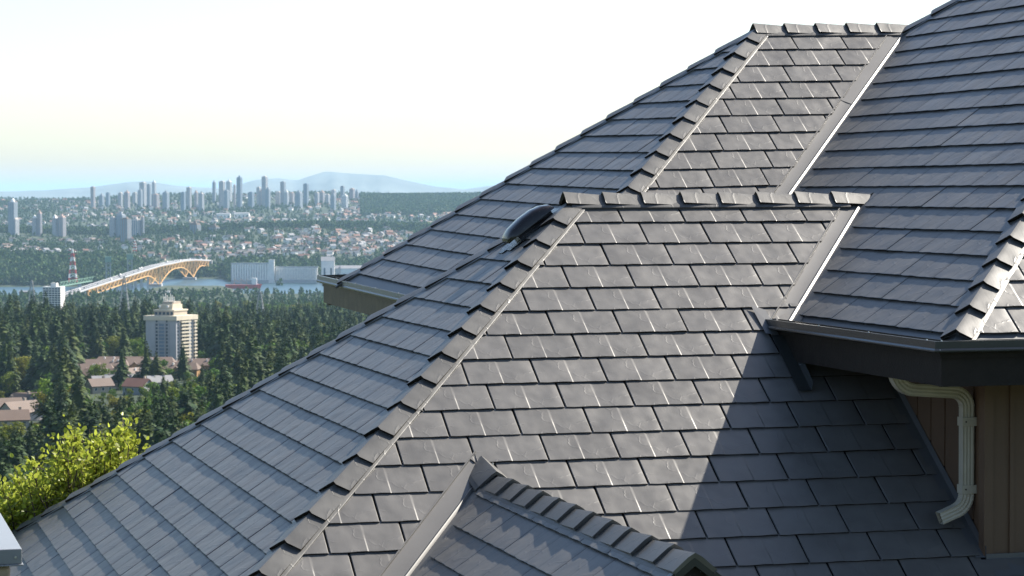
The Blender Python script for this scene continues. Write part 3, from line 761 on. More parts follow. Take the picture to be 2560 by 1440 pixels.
# ------------------------------------------------------------------ vegetation
def leaf_mat(name, cols, trans=.25, rough=.7):
    m, nt, b = newmat(name); L = nt.links
    oi = N(nt, 'ShaderNodeObjectInfo'); g = N(nt, 'ShaderNodeNewGeometry')
    r = ramp(nt, oi.outputs['Random'], [(i/(len(cols)-1), c) for i, c in enumerate(cols)])
    nz = N(nt, 'ShaderNodeTexNoise', Scale=.9, Detail=3.); tc = N(nt, 'ShaderNodeTexCoord'); L.new(g.outputs['Position'], nz.inputs['Vector'])
    hs = N(nt, 'ShaderNodeHueSaturation'); L.new(r.outputs[0], hs.inputs['Color'])
    mr = N(nt, 'ShaderNodeMapRange'); mr.inputs['To Min'].default_value = .6; mr.inputs['To Max'].default_value = 1.45
    L.new(g.outputs['Random Per Island'], mr.inputs['Value']); L.new(mr.outputs[0], hs.inputs['Value'])
    b.inputs['Roughness'].default_value = rough; b.inputs['Specular IOR Level'].default_value = .25
    L.new(hs.outputs[0], b.inputs['Base Color'])
    tr = N(nt, 'ShaderNodeBsdfTranslucent'); L.new(hs.outputs[0], tr.inputs['Color'])
    mx = N(nt, 'ShaderNodeMixShader'); mx.inputs[0].default_value = trans
    L.new(b.outputs[0], mx.inputs[1]); L.new(tr.outputs[0], mx.inputs[2])
    L.new(mx.outputs[0], nt.nodes['Material Output'].inputs['Surface'])
    return m
M['needle'] = leaf_mat('conifer_needles', [(.010, .030, .006), (.024, .052, .008), (.052, .072, .010), (.014, .040, .008), (.04, .07, .010)], .1)
M['leaf'] = leaf_mat('broadleaf_leaves', [(.045, .1, .008), (.09, .16, .01), (.17, .16, .018), (.06, .13, .012), (.12, .19, .012)], .35)
M['bush'] = leaf_mat('bush_leaves', [(.27, .34, .035), (.36, .4, .06)], .5, .35)
M['farleaf'] = leaf_mat('far_leaves', [(.02, .055, .016), (.042, .09, .02), (.065, .105, .024)], .2)
M['bark'] = simple('bark', (.09, .065, .045), .9, noise=.3, nscale=4)
def conifer(seed, levels=30, slim=.19, tris=4):
    r = np.random.default_rng(seed); vs, fs = [], []
    n = 9; k = 0                                       # inner shell added to block light and shade the crown
    for h, f in ((.1, .42), (.32, .40), (.6, .27), (.84, .1)):
        for i in range(n):
            a = 6.283*i/n+h; vs.append(V(math.cos(a), math.sin(a), 0)*slim*f*1.35*r.uniform(.75, 1.15)+V(0, 0, h+r.uniform(-.03, .03)))
    fs += [(j*n+i, j*n+(i+1)%n, (j+1)*n+(i+1)%n, (j+1)*n+i) for j in range(3) for i in range(n)]
    for i in range(levels):
        f = i/(levels-1); h = .10+.89*f**.92
        R = slim*(1-f)**.78*(1+.22*r.normal())*(.75+.35*min(1, f*5))+.008
        nb = int(5+5*(1-f)+r.integers(0, 2)); a0 = r.uniform(0, 6.28)
        for b in range(nb):
            a = a0+6.283*b/nb+r.normal(0, .25); rr = R*r.uniform(.65, 1.2)
            if r.random() < .08: continue
            dx, dy = math.cos(a), math.sin(a); droop = rr*r.uniform(.25, .75)
            for t in range(tris):
                q = (t+.6)/tris; c = V(dx*rr*q, dy*rr*q, h-droop*q*q+.012*r.normal())
                w = rr*.42*(1.15-q*.7)+.007; l = rr*.42+.012
                sd = V(-dy, dx, 0); out = V(dx, dy, -.5-.4*q)
                tw = r.normal(0, .45)
                k = len(vs)
                vs += [c-sd*w+V(0,0,-.02*(1+tw)), c+sd*w+V(0,0,-.02*(1-tw)), c+out*l+V(0,0,.006*r.normal())]
                fs.append((k, k+1, k+2))
    k = len(vs); vs += [V(-.006,0,.94), V(.006,0,.94), V(0,.004,1.03)]; fs.append((k, k+1, k+2))
    return vs, fs
def broadleaf(seed, clumps=16, leaves=60, wide=.36):
    r = np.random.default_rng(seed); vs, fs = [], []
    for c in range(clumps):
        a = r.uniform(0, 6.28); hh = r.uniform(.30, .92); rad = wide*math.sin(math.pi*min(max((hh-.12)/.92, .05), .97))**.7*r.uniform(.35, .95)
        C = V(math.cos(a)*rad, math.sin(a)*rad, hh); cr = r.uniform(.09, .17)
        for l in range(leaves):
            d = unit(r.normal(size=3)); P = C+d*cr*r.uniform(.6, 1.08)*V(1, 1, .8); nrm = unit(d+r.normal(size=3)*.6)
            u = unit(np.cross(nrm, r.normal(size=3))); w = np.cross(nrm, u); sz = r.uniform(.014, .03)
            k = len(vs); vs += [P-u*sz-w*sz*.6, P+u*sz-w*sz*.5, P+u*sz*.6+w*sz, P-u*sz*.8+w*sz*.8]; fs.append((k, k+1, k+2, k+3))
    return vs, fs
def trunk(h, r0):
    mb = MB(); mb.tube((0,0,-.03), (0,0,h), r0, r0*.25, 6); return mb.v, mb.f
def tomesh(name, vf, mat):
    me = bpy.data.meshes.new(name); me.from_pydata([tuple(v) for v in vf[0]], [], vf[1]); me.materials.append(mat); me.update(); return me
CON = [tomesh('crown', conifer(s, 24, sl), M['needle']) for s, sl in ((1, .2), (2, .25), (3, .175), (4, .28), (5, .22))]
DEC = [tomesh('crown', broadleaf(s, c, 62, w), M['leaf']) for s, c, w in ((21, 22, .36), (22, 18, .42), (23, 24, .30))]
TRK = tomesh('trunk', trunk(.8, .016), M['bark'])
# thin branches of broadleaf trees
def limbs(seed):
    r = np.random.default_rng(seed); mb = MB(); mb.tube((0,0,-.03), (0,0,.55), .018, .008, 6)
    for i in range(7):
        a = r.uniform(0, 6.28); h = r.uniform(.22, .5); L = r.uniform(.15, .3)
        mb.tube((0,0,h), (math.cos(a)*L, math.sin(a)*L, h+r.uniform(.12, .28)), .007, .002, 4)
    return mb.v, mb.f
TRD = tomesh('trunk', limbs(5), M['bark'])

def sil(px):      # row of the roof's left edge in column px
    return np.interp(px, [-200, 0, 28, 500, 800, 940, 1090, 1240, 1410], [1440, 1335, 1320, 1043, 872, 792, 705, 611, 505]) if px < 945 else np.interp(px, [795, 872, 1240, 1500], [690, 678, 460, 300])
KEEP = [(350, 492, 1700, 1880, 940), (185, 540, 1610, 1800, 905), (-60, 110, 1250, 1450, 1050), (230, 370, 1500, 1620, 980), (205, 262, 1520, 1640, 985)]   # px0, px1, d0, d1: kept open
HOMES = [(12,1330,14), (52,1370,13), (80,1420,15), (48,1290,15), (30,1210,12), (246,1560,13), (343,1540,14), (258,1590,13), (285,1600,13), (312,1598,13), (335,1606,13), (395,1580,13), (420,1790,28)]+[(q, dd_, 18) for q, dd_ in ((232,1690), (262,1720), (300,1735), (345,1730), (380,1740), (425,1720), (455,1715), (500,1750), (250,1650), (290,1655), (335,1650))]
def fit_height(px, d, hgt, con):
    # open ground round the buildings that show; nearer crowns stay below them
    for a, b, d0, d1, rw in KEEP:
        if a-6 < px < b+6:
            if d0-25 < d < d1+60:
                lat = (px-1280)/FPX*d
                if random.random() < .3 or any(abs(d-hd) < 13 and abs(lat-(hx-1280)/FPX*hd) < hw_ for hx, hd, hw_ in HOMES): return 0
                return -random.uniform(4.5, 8.5)
            if d < d0:
                zt = at(px, rw+random.uniform(2, 55), d)[2]
                if hgt < 0: break
                hm = zt-gz(d, (px-1280)/FPX*d)
                if hm < hgt: hgt = hm if hm > 9 else (-hm if hm > 3 else 0)
    return hgt
cands = []
r = random.Random(4)
d = 640.
while d < 4000:
    step = 14.5+d*.0010
    lat0, lat1 = (-520-1280)/FPX*d, (1950-1280)/FPX*d
    x = lat0+r.uniform(0, step)
    while x < lat1:
        dd = d+r.uniform(-5, 5); px = 1280+x/dd*FPX
        con = r.random() < (.74 if dd < 2600 else .6)
        hgt = (r.uniform(21, 36)+(10*r.random() if r.random() < .35 else 0))*(1 if con else .62) if dd < 3000 else r.uniform(15, 30)*(1 if con else .85)
        hgt = fit_height(px, dd, hgt, con)
        if not hgt: x += step; continue
        if hgt < 0: hgt, con = -hgt, False
        z = gz(dd, x); top = 720+FPX*((np.append(ground_xy(x, dd), z+hgt))@CD)/dd
        if top < sil(px-480 if px > 480 else px)+70: cands.append((dd, x, z, hgt, con, px, top))
        x += step*r.uniform(.75, 1.35)
    d += step*.95
cands.sort()
# what a walker would see first: largest on the picture and not swallowed by nearer crowns
cover = {}
vis, rest = [], []
for c in cands:
    dd, x, z, hgt, con, px, top = c
    k = int(px//14)
    front = cover.get(k, 9999)
    seen = -10 < px < 1240 and top < sil(px)-4 and top < front-6
    cover[k] = min(front, top+10)
    (vis if seen and len(vis) < 300 else rest).append(c)
def place_tree(c):
    dd, x, z, hgt, con, px, top = c
    xy = ground_xy(x, dd); rz = r.uniform(0, 6.28)
    t = empty('conifer' if con else 'broadleaf_tree', (xy[0], xy[1], z)); t.rotation_euler = (0, 0, rz)
    wk = r.uniform(.85, 1.25) if con else r.uniform(.9, 1.25)
    t.scale = (hgt*wk, hgt*wk, hgt)
    inst('crown', r.choice(CON if con else DEC), Matrix.Identity(4), t); inst('trunk', TRK if con else TRD, Matrix.Identity(4), t)
    if con: tag(t, 'tall dark green conifer standing in the forest below the roof', 'tree', 'conifers of the near forest')
    else: tag(t, 'rounded lighter green broadleaf tree among the dark conifers', 'tree', 'broadleaf trees of the near forest')
    return t
for c in vis: place_tree(c)
PICK = [(232, 1640, 13, 'bright green round tree at the left front of the lodge'), (246, 1630, 15, 'tallest bright green tree in front of the lodge'), (262, 1635, 11, 'small bright green tree in the middle of the lodge front'), (283, 1632, 11, 'low wide green tree before the lodge gables'), (305, 1634, 10, 'low green tree right of the lodge gables'), (402, 1640, 17, 'yellow-green tree below the foot of the tower'),
        (475, 1850, 11, 'small green tree right of the tower foot'), (505, 1840, 13, 'round green tree furthest right of the tower foot'), (640, 1560, 20, 'broad yellow-green tree beside the roof edge right of the tower'), (672, 1650, 17, 'rounded olive tree touching the roof edge'), (690, 1780, 15, 'yellowish tree behind the roof edge'),
        (700, 2300, 30, 'tall pale yellow-green poplar in the right forest'), (250, 2350, 22, 'broad light green tree left of the tower'), (275, 2480, 24, 'pale grey-green tree high left of the tower'), (60, 1600, 22, 'pale flowering tree at the left above the houses'), (340, 3300, 30, 'tall rounded tree under the bridge piers'), (480, 3350, 27, 'broad rounded treetop against the inlet'), (560, 3300, 33, 'tall rounded tree against the inlet below the silos'), (590, 3300, 26, 'rounded tree beside the tall one below the silos'), (660, 3200, 30, 'rounded treetop overlapping the second silos'), (770, 2600, 38, None)]
for px, d, hgt, lab in PICK:
    lat = (px-1280)/FPX*d; t = place_tree((d, lat, gz(d, lat), hgt, lab is None, px, 0)); t['label'] = lab or 'tallest dark conifer rising left of the far gutter corner'
    t.pop('group', None) if hasattr(t, 'pop') else None
    if 'group' in t: del t['group']
for px, d, hgt, lab in ((303, 1590, 27, 'lone slender pointed conifer in front of the terraced houses'), (365, 1600, 30, 'tall conifer in front of the lodge right wing'), (455, 1690, 26, 'dark conifer at the right foot of the tower'), (388, 1585, 24, 'conifer right of the tall lodge conifer')):
    lat = (px-1280)/FPX*d; t = place_tree((d, lat, gz(d, lat), hgt, True, px, 0)); t['label'] = lab; del t['group']
def scatter(name, meshes, pts, label, cat):
    """one stuff object: its points carry copies of a tree"""
    for gi, me in enumerate(meshes):
        sub = pts[gi::len(meshes)]
        if not len(sub): continue
        m = bpy.data.meshes.new(name); m.from_pydata([p[:3] for p in sub], [], [])
        a = m.attributes.new('tree_scale', 'FLOAT_VECTOR', 'POINT'); a.data.foreach_set('vector', np.array([p[3:6] for p in sub], np.float32).ravel())
        a = m.attributes.new('tree_turn', 'FLOAT_VECTOR', 'POINT'); a.data.foreach_set('vector', np.array([(0, 0, p[6]) for p in sub], np.float32).ravel())
        o = bpy.data.objects.new(name, m); link(o); tag(o, label, cat, kind='stuff')
        src = SRC[me.name]
        ng = bpy.data.node_groups.new(name, 'GeometryNodeTree')
        ng.interface.new_socket('Geometry', in_out='INPUT', socket_type='NodeSocketGeometry'); ng.interface.new_socket('Geometry', in_out='OUTPUT', socket_type='NodeSocketGeometry')
        gi_, go = ng.nodes.new('NodeGroupInput'), ng.nodes.new('NodeGroupOutput')
        ip = ng.nodes.new('GeometryNodeInstanceOnPoints'); ob = ng.nodes.new('GeometryNodeObjectInfo'); ob.inputs['Object'].default_value = src
        ob.inputs['As Instance'].default_value = False
        s1 = ng.nodes.new('GeometryNodeInputNamedAttribute'); s1.data_type = 'FLOAT_VECTOR'; s1.inputs['Name'].default_value = 'tree_scale'
        s2 = ng.nodes.new('GeometryNodeInputNamedAttribute'); s2.data_type = 'FLOAT_VECTOR'; s2.inputs['Name'].default_value = 'tree_turn'
        ng.links.new(gi_.outputs[0], ip.inputs['Points']); ng.links.new(ob.outputs['Geometry'], ip.inputs['Instance'])
        ng.links.new(s1.outputs[0], ip.inputs['Scale']); ng.links.new(s2.outputs[0], ip.inputs['Rotation']); ng.links.new(ip.outputs[0], go.inputs[0])
        md = o.modifiers.new('scatter', 'NODES'); md.node_group = ng
SRC = {}
for o in bpy.data.objects:
    if o.name.startswith('crown') and o.data.name not in SRC: SRC[o.data.name] = o
def srow(c):
    dd, x, z, hgt, con, px, top = c; xy = ground_xy(x, dd); w = hgt*r.uniform(.85, 1.25); return (xy[0], xy[1], z, w, w, hgt, r.uniform(0, 6.28))
scatter('conifer_forest', [m for m in CON if m.name in SRC], [srow(c) for c in rest if c[4]], 'dense dark conifer forest filling the near valley', 'forest')
scatter('broadleaf_forest', [m for m in DEC if m.name in SRC], [srow(c) for c in rest if not c[4]], 'lighter broadleaf woods mixed into the near valley', 'forest')
# far woods: coarse crowns
def blobtree(seed, pointy):
    r = np.random.default_rng(seed); vs, fs = [], []
    for i in range(46):
        h = r.uniform(.08, 1.); R = (.3*(1-h)**.8+.02) if pointy else .42*math.sin(math.pi*min(max(h, .12), .97))**.6
        a = r.uniform(0, 6.28); P = V(math.cos(a)*R*r.uniform(.5, 1), math.sin(a)*R*r.uniform(.5, 1), h)
        sz = r.uniform(.09, .18); u = unit(r.normal(size=3)); w = unit(np.cross(u, r.normal(size=3)))
        k = len(vs); vs += [P-u*sz, P+w*sz, P+u*sz, P-w*sz]; fs.append((k, k+1, k+2, k+3))
    return vs, fs
FAR = [tomesh('crown', blobtree(31, True), M['farleaf']), tomesh('crown', blobtree(32, False), M['farleaf']), tomesh('crown', blobtree(33, False), M['farleaf'])]
fp = []
FAR_KEEP = []
def far_belt(d0, d1, spacing, h0, h1, dens, p0=-560, p1=2000):
    d = d0
    while d < d1:
        x = (p0-1280)/FPX*d; x1 = (p1-1280)/FPX*d
        while x < x1:
            dd = d+r.uniform(-spacing, spacing)*.5
            if r.random() < dens(dd, x):
                z = gz(dd, x)
                if z > SEA+2:
                    xy = ground_xy(x, dd); h = r.uniform(h0, h1); fp.append((xy[0], xy[1], z-1, h*.95, h*.95, h, r.uniform(0, 6.28)))
            x += spacing*r.uniform(.7, 1.3)
        d += spacing
def patch(d, x): return .5+.5*math.sin(x/170+1.3*math.sin(d/240))*math.sin(d/190+x/400)
far_belt(6010, 6750, 13, 15, 27, lambda d, x: .93)
far_belt(6750, 8350, 19, 8, 16, lambda d, x: .16+.55*patch(d, x))
far_belt(8250, 8420, 12, 15, 25, lambda d, x: .9 if (x < -900 or patch(8300, x) > .4) else .4)
far_belt(8420, 13000, 25, 9, 17, lambda d, x: .15+.65*patch(d*.6, x*.7))
far_belt(10300, 12700, 15, 16, 24, lambda d, x: .95, 905, 1500)
far_belt(4000, 5330, 17, 8, 16, lambda d, x: .3)
k3 = [bpy.data.objects.new('far_tree', None)]
# one countable far tree of each kind carries the mesh
bpy.data.objects.remove(k3[0])
for i, me in enumerate(FAR):
    px, dd, hh = ((60, 8290, 24), (745, 8240, 19), (700, 6040, 22))[i]
    P = gpt(px, dd); t = empty('far_tree', tuple(P)); t.scale = (hh, hh, hh); c = inst('crown', me, Matrix.Identity(4), t); SRC[me.name] = c; inst('trunk', TRK, Matrix.Identity(4), t)
    tag(t, ('dark pointed tree on the crest left of the far towers', 'round tree on the far crest above the white industrial halls', 'round tree on the far shore by the white silos')[i], 'tree')
scatter('far_woods', FAR, fp, 'hazy woods covering the far shore and hillside', 'woods')

# ------------------------------------------------------------------ buildings
def paint(name, c, rough=.7, noise=.08, ns=.15): 
    M[name] = simple(name, c, rough, noise=noise, nscale=ns); return M[name]
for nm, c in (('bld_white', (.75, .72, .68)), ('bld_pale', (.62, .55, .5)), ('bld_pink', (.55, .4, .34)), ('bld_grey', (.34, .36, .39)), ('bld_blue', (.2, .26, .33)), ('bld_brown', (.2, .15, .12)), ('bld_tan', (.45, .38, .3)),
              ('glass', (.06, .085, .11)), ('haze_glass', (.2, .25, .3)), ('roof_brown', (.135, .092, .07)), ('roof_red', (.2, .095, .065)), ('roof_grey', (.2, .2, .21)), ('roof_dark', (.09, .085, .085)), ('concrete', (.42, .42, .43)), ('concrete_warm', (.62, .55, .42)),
              ('trim_white', (.82, .79, .74)), ('steel_orange', (.62, .36, .12)), ('steel_green', (.14, .25, .18)), ('asphalt', (.1, .1, .105)), ('red_paint', (.45, .05, .04)), ('steel_grey', (.3, .31, .31)), ('car_dark', (.05, .05, .06)), ('wood_tan', (.36, .22, .1))): paint(nm, c)
M['glass'].node_tree.nodes['Principled BSDF'].inputs['Roughness'].default_value = .2
def frame_empty(name, P, ang):
    e = empty(name, tuple(P)); e.rotation_euler = (0, 0, math.atan2(HR[1], HR[0])+ang); return e
def part(mb, name, mat, par, smooth=None):
    o = mb.build(name, mat, None, smooth); o.parent = par; return o
ORD = ['first','second','third','fourth','fifth','sixth','seventh','eighth','ninth','tenth','eleventh','twelfth','thirteenth','fourteenth','fifteenth','sixteenth','seventeenth','eighteenth','nineteenth','twentieth']
def ordn(i): 
    if i < 20: return ORD[i]
    return {20:'twenty-first',21:'twenty-second',22:'twenty-third',23:'twenty-fourth',24:'twenty-fifth',25:'twenty-sixth',26:'twenty-seventh',27:'twenty-eighth',28:'twenty-ninth',29:'thirtieth',30:'thirty-first',31:'thirty-second',32:'thirty-third',33:'thirty-fourth',34:'thirty-fifth',35:'thirty-sixth',36:'thirty-seventh',37:'thirty-eighth',38:'thirty-ninth',39:'fortieth',40:'forty-first',41:'forty-second',42:'forty-third',43:'forty-fourth',44:'forty-fifth'}.get(i, 'last')
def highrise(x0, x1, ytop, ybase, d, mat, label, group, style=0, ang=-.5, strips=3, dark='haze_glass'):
    P = at((x0+x1)/2, ybase, d); lat = float(P[:2]@HR[:2]); dd = float(P[:2]@HF[:2])
    zg = min(gz(dd, lat), P[2])-4
    top = at((x0+x1)/2, ytop, d)[2]; w = (x1-x0)/FPX*d/(abs(math.cos(ang))+.8*abs(math.sin(ang))); dp = w*.8; h = top-zg
    e = frame_empty('high_rise', (P[0], P[1], zg), ang); tag(e, label, 'high-rise', group)
    hb = h-(6 if style else 3)
    mb = MB(); mb.box((-w/2,-dp/2,0), (w/2,dp/2,hb))
    part(mb, 'body', M[mat], e)
    for s in range(strips):                                     # glazed bays on the two faces that show, floors as slabs
        cx = -w/2+w*(s+.5)/strips; sw = w/strips*.30
        mb = MB(); mb.box((cx-sw, -dp/2-.25, 3), (cx+sw, -dp/2-.02, hb-2)); b = part(mb, 'window_bay', M[dark], e)
        cy = -dp/2+dp*(s+.5)/strips; sw = dp/strips*.30
        mb = MB(); mb.box((w/2+.02, cy-sw, 3), (w/2+.25, cy+sw, hb-2)); part(mb, 'window_bay', M[dark], e)
    mb = MB()
    if style == 0: mb.box((-w*.28,-dp*.28,hb), (w*.28,dp*.28,h))
    elif style == 1: mb.box((-w*.38,-dp*.38,hb), (w*.38,dp*.38,h-2)); mb.box((-w*.15,-dp*.15,h-2), (w*.15,dp*.15,h+4))
    elif style == 2: mb.add([V(-w/2,-dp/2,hb), V(w/2,-dp/2,hb), V(w/2,dp/2,hb), V(-w/2,dp/2,hb), V(0,0,h+5)], [(0,1,4), (1,2,4), (2,3,4), (3,0,4)])
    elif style == 3: mb.tube((0,0,hb), (0,0,h), w*.3, w*.25, 12); mb.tube((0,0,h), (0,0,h+7), w*.25, .3, 12)
    part(mb, 'roof_top', M['trim_white' if style in (2, 3) else mat], e)
    return e
sky_t = []
for x0, x1, a, b in ((815,858,308,400), (890,940,380,430), (952,992,362,430), (1062,1105,362,415), (1115,1172,352,445), (1190,1235,360,420), (1240,1285,335,430), (1255,1320,268,420), (1322,1362,285,440), (1368,1406,260,370), (1368,1435,375,440), (1462,1525,355,430), (1625,1672,358,440), (1678,1725,312,440), (1748,1782,350,410), (1785,1838,365,440), (1912,1945,262,430), (1970,2030,258,400), (2035,2090,255,400), (2010,2065,340,450), (2100,2122,290,400), (2130,2182,220,440), (2230,2290,358,420), (2308,2350,312,430), (2355,2410,215,350), (2330,2382,340,445), (2390,2435,322,440)):
    sky_t.append((x0/3.6, x1/3.6, 380+a/3.6, 380+b/3.6))
for x0, x1, a, b in ((632,685,262,345), (672,718,178,265), (700,745,255,345), (750,790,268,350), (795,860,262,355), (865,912,195,355), (958,1000,268,325), (1000,1045,258,320), (1048,1088,282,360), (1092,1140,285,365), (1098,1140,245,290), (1175,1212,215,300), (1185,1242,288,365), (1250,1298,235,330), (1300,1328,252,330)):
    sky_t.append((500+x0/3.349, 500+x1/3.349, 400+a/3.349, 400+b/3.349))
sky_t.sort(key=lambda t: t[0]+t[1])
mats = ['bld_grey', 'bld_pink', 'bld_pale', 'bld_pink', 'bld_pale', 'bld_grey', 'bld_white', 'bld_blue', 'bld_pale', 'bld_grey']
look = {'bld_grey': 'grey', 'bld_pink': 'pinkish', 'bld_pale': 'pale', 'bld_white': 'white', 'bld_blue': 'bluish glass', 'bld_brown': 'brown'}
for i, (x0, x1, a, b) in enumerate(sky_t):
    m = mats[(i*7+3) % 10]
    if b-a > 50 and i % 3 == 0: m = 'bld_blue'
    size = 'tall' if b-a > 45 else ('short' if b-a < 24 else 'mid-height')
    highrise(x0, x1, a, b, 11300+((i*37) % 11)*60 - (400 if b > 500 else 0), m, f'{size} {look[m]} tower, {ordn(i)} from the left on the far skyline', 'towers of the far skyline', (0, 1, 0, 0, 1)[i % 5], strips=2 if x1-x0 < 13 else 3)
near_t = [(75,160,432,690,'bld_grey',3,'grey twin-slab tower with domed round core at the left edge'), (88,172,585,690,'bld_pale',1,'lower pale tower in front of the domed twin-slab tower'), (290,335,575,690,'bld_pale',2,'pale tower with pointed roof left of a taller pinkish one'),
          (335,380,532,690,'bld_pink',1,'pinkish stepped tower beside the pointed pale tower'), (470,520,575,690,'bld_pale',2,'pale pointed tower in the pair near the left crest'), (520,595,568,690,'bld_pink',1,'broad pinkish tower with white crown in the left pair'),
          (985,1045,578,690,'bld_pale',0,'pale tower at the left of the central hillside cluster'), (1045,1135,550,700,'bld_grey',1,'grey slab with white top behind the brown central tower'), (1085,1182,590,772,'bld_brown',0,'dark brown slab tower standing lowest in the central cluster'),
          (1185,1268,594,700,'bld_pale',1,'pale tower right of the brown slab'), (1268,1300,572,700,'bld_pink',0,'slim pinkish tower at the right end of the central cluster'),
          (1708,1808,632,735,'bld_brown',1,'wide brown mid-rise with white roof house on the hillside'), (1880,1978,655,735,'bld_brown',1,'wide brown mid-rise, right and lower of two')]
for x0, x1, a, b, m, st, lab in near_t:
    highrise(x0/3.6, x1/3.6, 380+a/3.6, 380+b/3.6, 8150 if b < 760 else 7700, m, lab, 'towers on the near crest', st, strips=3)

# far houses
def house_mesh(wall, roof, lx=11, ly=9, h=5.5, rh=3.2):
    mb = MB(); mb.box((-lx/2,-ly/2,-3), (lx/2,ly/2,h)); o = .6
    mb.add([V(-lx/2-o,-ly/2-o,h), V(lx/2+o,-ly/2-o,h), V(lx/2+o,ly/2+o,h), V(-lx/2-o,ly/2+o,h), V(-lx/2-o,0,h+rh), V(lx/2+o,0,h+rh)], [(0,1,5,4), (2,3,4,5), (1,2,5), (3,0,4), (0,3,2,1)], 1)
    me = bpy.data.meshes.new('house'); me.from_pydata([tuple(v) for v in mb.v], [], mb.f); me.materials.append(M[wall]); me.materials.append(M[roof]); me.polygons.foreach_set('material_index', mb.m); me.update(); return me
HM = [('white', 'brown', house_mesh('trim_white', 'roof_brown')), ('white', 'grey', house_mesh('trim_white', 'roof_grey')), ('tan', 'reddish', house_mesh('bld_tan', 'roof_red')), ('pale pinkish', 'dark', house_mesh('bld_pale', 'roof_dark'))]
hp = []
for (d0, d1, n, p0, p1) in ((6850, 7900, 300, -20, 1010), (7000, 8200, 190, 560, 1030), (8900, 12500, 620, -20, 1230), (9000, 11000, 260, 850, 1200)):
    k = 0
    while k < n:
        d = r.uniform(d0, d1); px = r.uniform(p0, p1)
        if patch(d*.6 if d > 8400 else d, (px-1280)/FPX*d*(.7 if d > 8400 else 1)) > .62 and r.random() < .8: continue
        k += 1; hp.append((d, px))
hp.sort()
hrest = []
for i, (d, px) in enumerate(hp):
    w_, rf, me = HM[r.randrange(4)]; P = gpt(px, d); s = r.uniform(1.05, 1.7)
    if i < 300:
        o = bpy.data.objects.new('hillside_house', me); link(o); o.location = tuple(P); o.rotation_euler = (0, 0, r.uniform(0, 3.14)); o.scale = (s, s, s)
        tag(o, f'small {w_} house with {rf} roof among trees on the far hillside', 'house', f'{w_} far hillside houses')
        SRC.setdefault(me.name, o)
    else: hrest.append((P[0], P[1], P[2], s*1.1, s*1.1, s*1.1, r.uniform(0, 3.14)))
for k in range(900):                                     # the suburbs go on beside the view
    d = r.uniform(6900, 12400); px = r.choice((r.uniform(-540, -20), r.uniform(1040, 2000)))
    if 8150 < d < 8900: continue
    P = gpt(px, d); s = r.uniform(1.1, 1.8); hrest.append((P[0], P[1], P[2], s, s, s, r.uniform(0, 3.14)))
scatter('far_houses', [h[2] for h in HM], hrest, 'scattered tiny houses of the most distant suburbs', 'houses')

# near wooded houses
def gable_house(px, d, w, dp, h, rh, ang, wall, roof, label, dz=0., windows=3):
    P = gpt(px, d, dz); e = frame_empty('wooded_house', P, ang); tag(e, label, 'house', 'houses among the near trees')
    mb = MB(); mb.box((-w/2,-dp/2,-6), (w/2,dp/2,h)); mb.add([V(-w/2,-dp/2,h), V(-w/2,dp/2,h), V(-w/2,0,h+rh-.3), V(w/2,-dp/2,h), V(w/2,dp/2,h), V(w/2,0,h+rh-.3)], [(0,2,1), (3,4,5)])
    part(mb, 'wall', M[wall], e)
    mb = MB(); o = .8
    for sy in (-1, 1):
        a, b, c, dd = V(-w/2-o, sy*(dp/2+o), h-.5), V(w/2+o, sy*(dp/2+o), h-.5), V(w/2+o, 0, h+rh), V(-w/2-o, 0, h+rh)
        mb.add([a, b, c, dd, a-V(0,0,.35), b-V(0,0,.35), c-V(0,0,.35), dd-V(0,0,.35)], [(0,1,2,3), (4,7,6,5), (0,4,5,1), (1,5,6,2), (3,2,6,7), (0,3,7,4)])
    rf = part(mb, 'roof', M[roof], e)
    mb = MB(); mb.box((w*.2, dp*.1, h), (w*.2+1.2, dp*.1+1.2, h+rh+1.2)); part(mb, 'chimney', M['bld_tan'], rf)
    for i in range(windows):
        cx = -w/2+w*(i+.5)/windows
        mb = MB(); mb.box((cx-.9, -dp/2-.12, h*.35), (cx+.9, -dp/2-.02, h*.75)); wd = part(mb, 'window', M['trim_white'], e)
        mb = MB(); mb.box((cx-.7, -dp/2-.18, h*.38), (cx+.7, -dp/2-.125, h*.72)); part(mb, 'pane', M['glass'], wd)
    mb = MB(); mb.box((w/2+.02, -.9, h*.4), (w/2+.12, .9, h*.8)); wd = part(mb, 'window', M['trim_white'], e)
    return e
gable_house(12, 1330, 15, 11, 6, 4.5, .5, 'bld_tan', 'roof_brown', 'brown-roofed house at the left edge among conifers')
gable_house(52, 1370, 14, 11, 6.5, 5, -.7, 'bld_grey', 'roof_brown', 'house with glazed grey gable front below the left edge houses')
gable_house(80, 1420, 18, 11, 6, 4, .15, 'bld_tan', 'roof_brown', 'long brown roof highest of the left group of houses')
gable_house(48, 1290, 19, 13, 5, 5, .9, 'bld_pale', 'roof_brown', 'large hipped brown roof lowest of the left group')
gable_house(30, 1210, 13, 11, 5, 4, .3, 'bld_pale', 'roof_brown', 'pale brown roof peeking out nearest the left edge')
gable_house(246, 1560, 14, 10, 5, 4, .6, 'bld_tan', 'roof_brown', 'tan house half hidden below the grey terraced roofs')
gable_house(343, 1540, 15, 11, 5.5, 4.2, -.5, 'bld_grey', 'roof_red', 'reddish-roofed house right of the pointed lone conifer')
for i, (px, d, w, a) in enumerate(((258, 1590, 15, .4), (285, 1600, 14, -.5), (312, 1598, 14, .5), (335, 1606, 13, -.4), (395, 1580, 15, .5))):
    gable_house(px, d, w, 10, 5.5, 3.6, a, 'trim_white', 'roof_grey', ('grey terraced house, leftmost of the row under the lodge', 'second grey terraced house of the row under the lodge', 'third grey terraced house of the row under the lodge', 'fourth grey terraced house at the right end of the row', 'grey-roofed house right of the terraced row')[i])
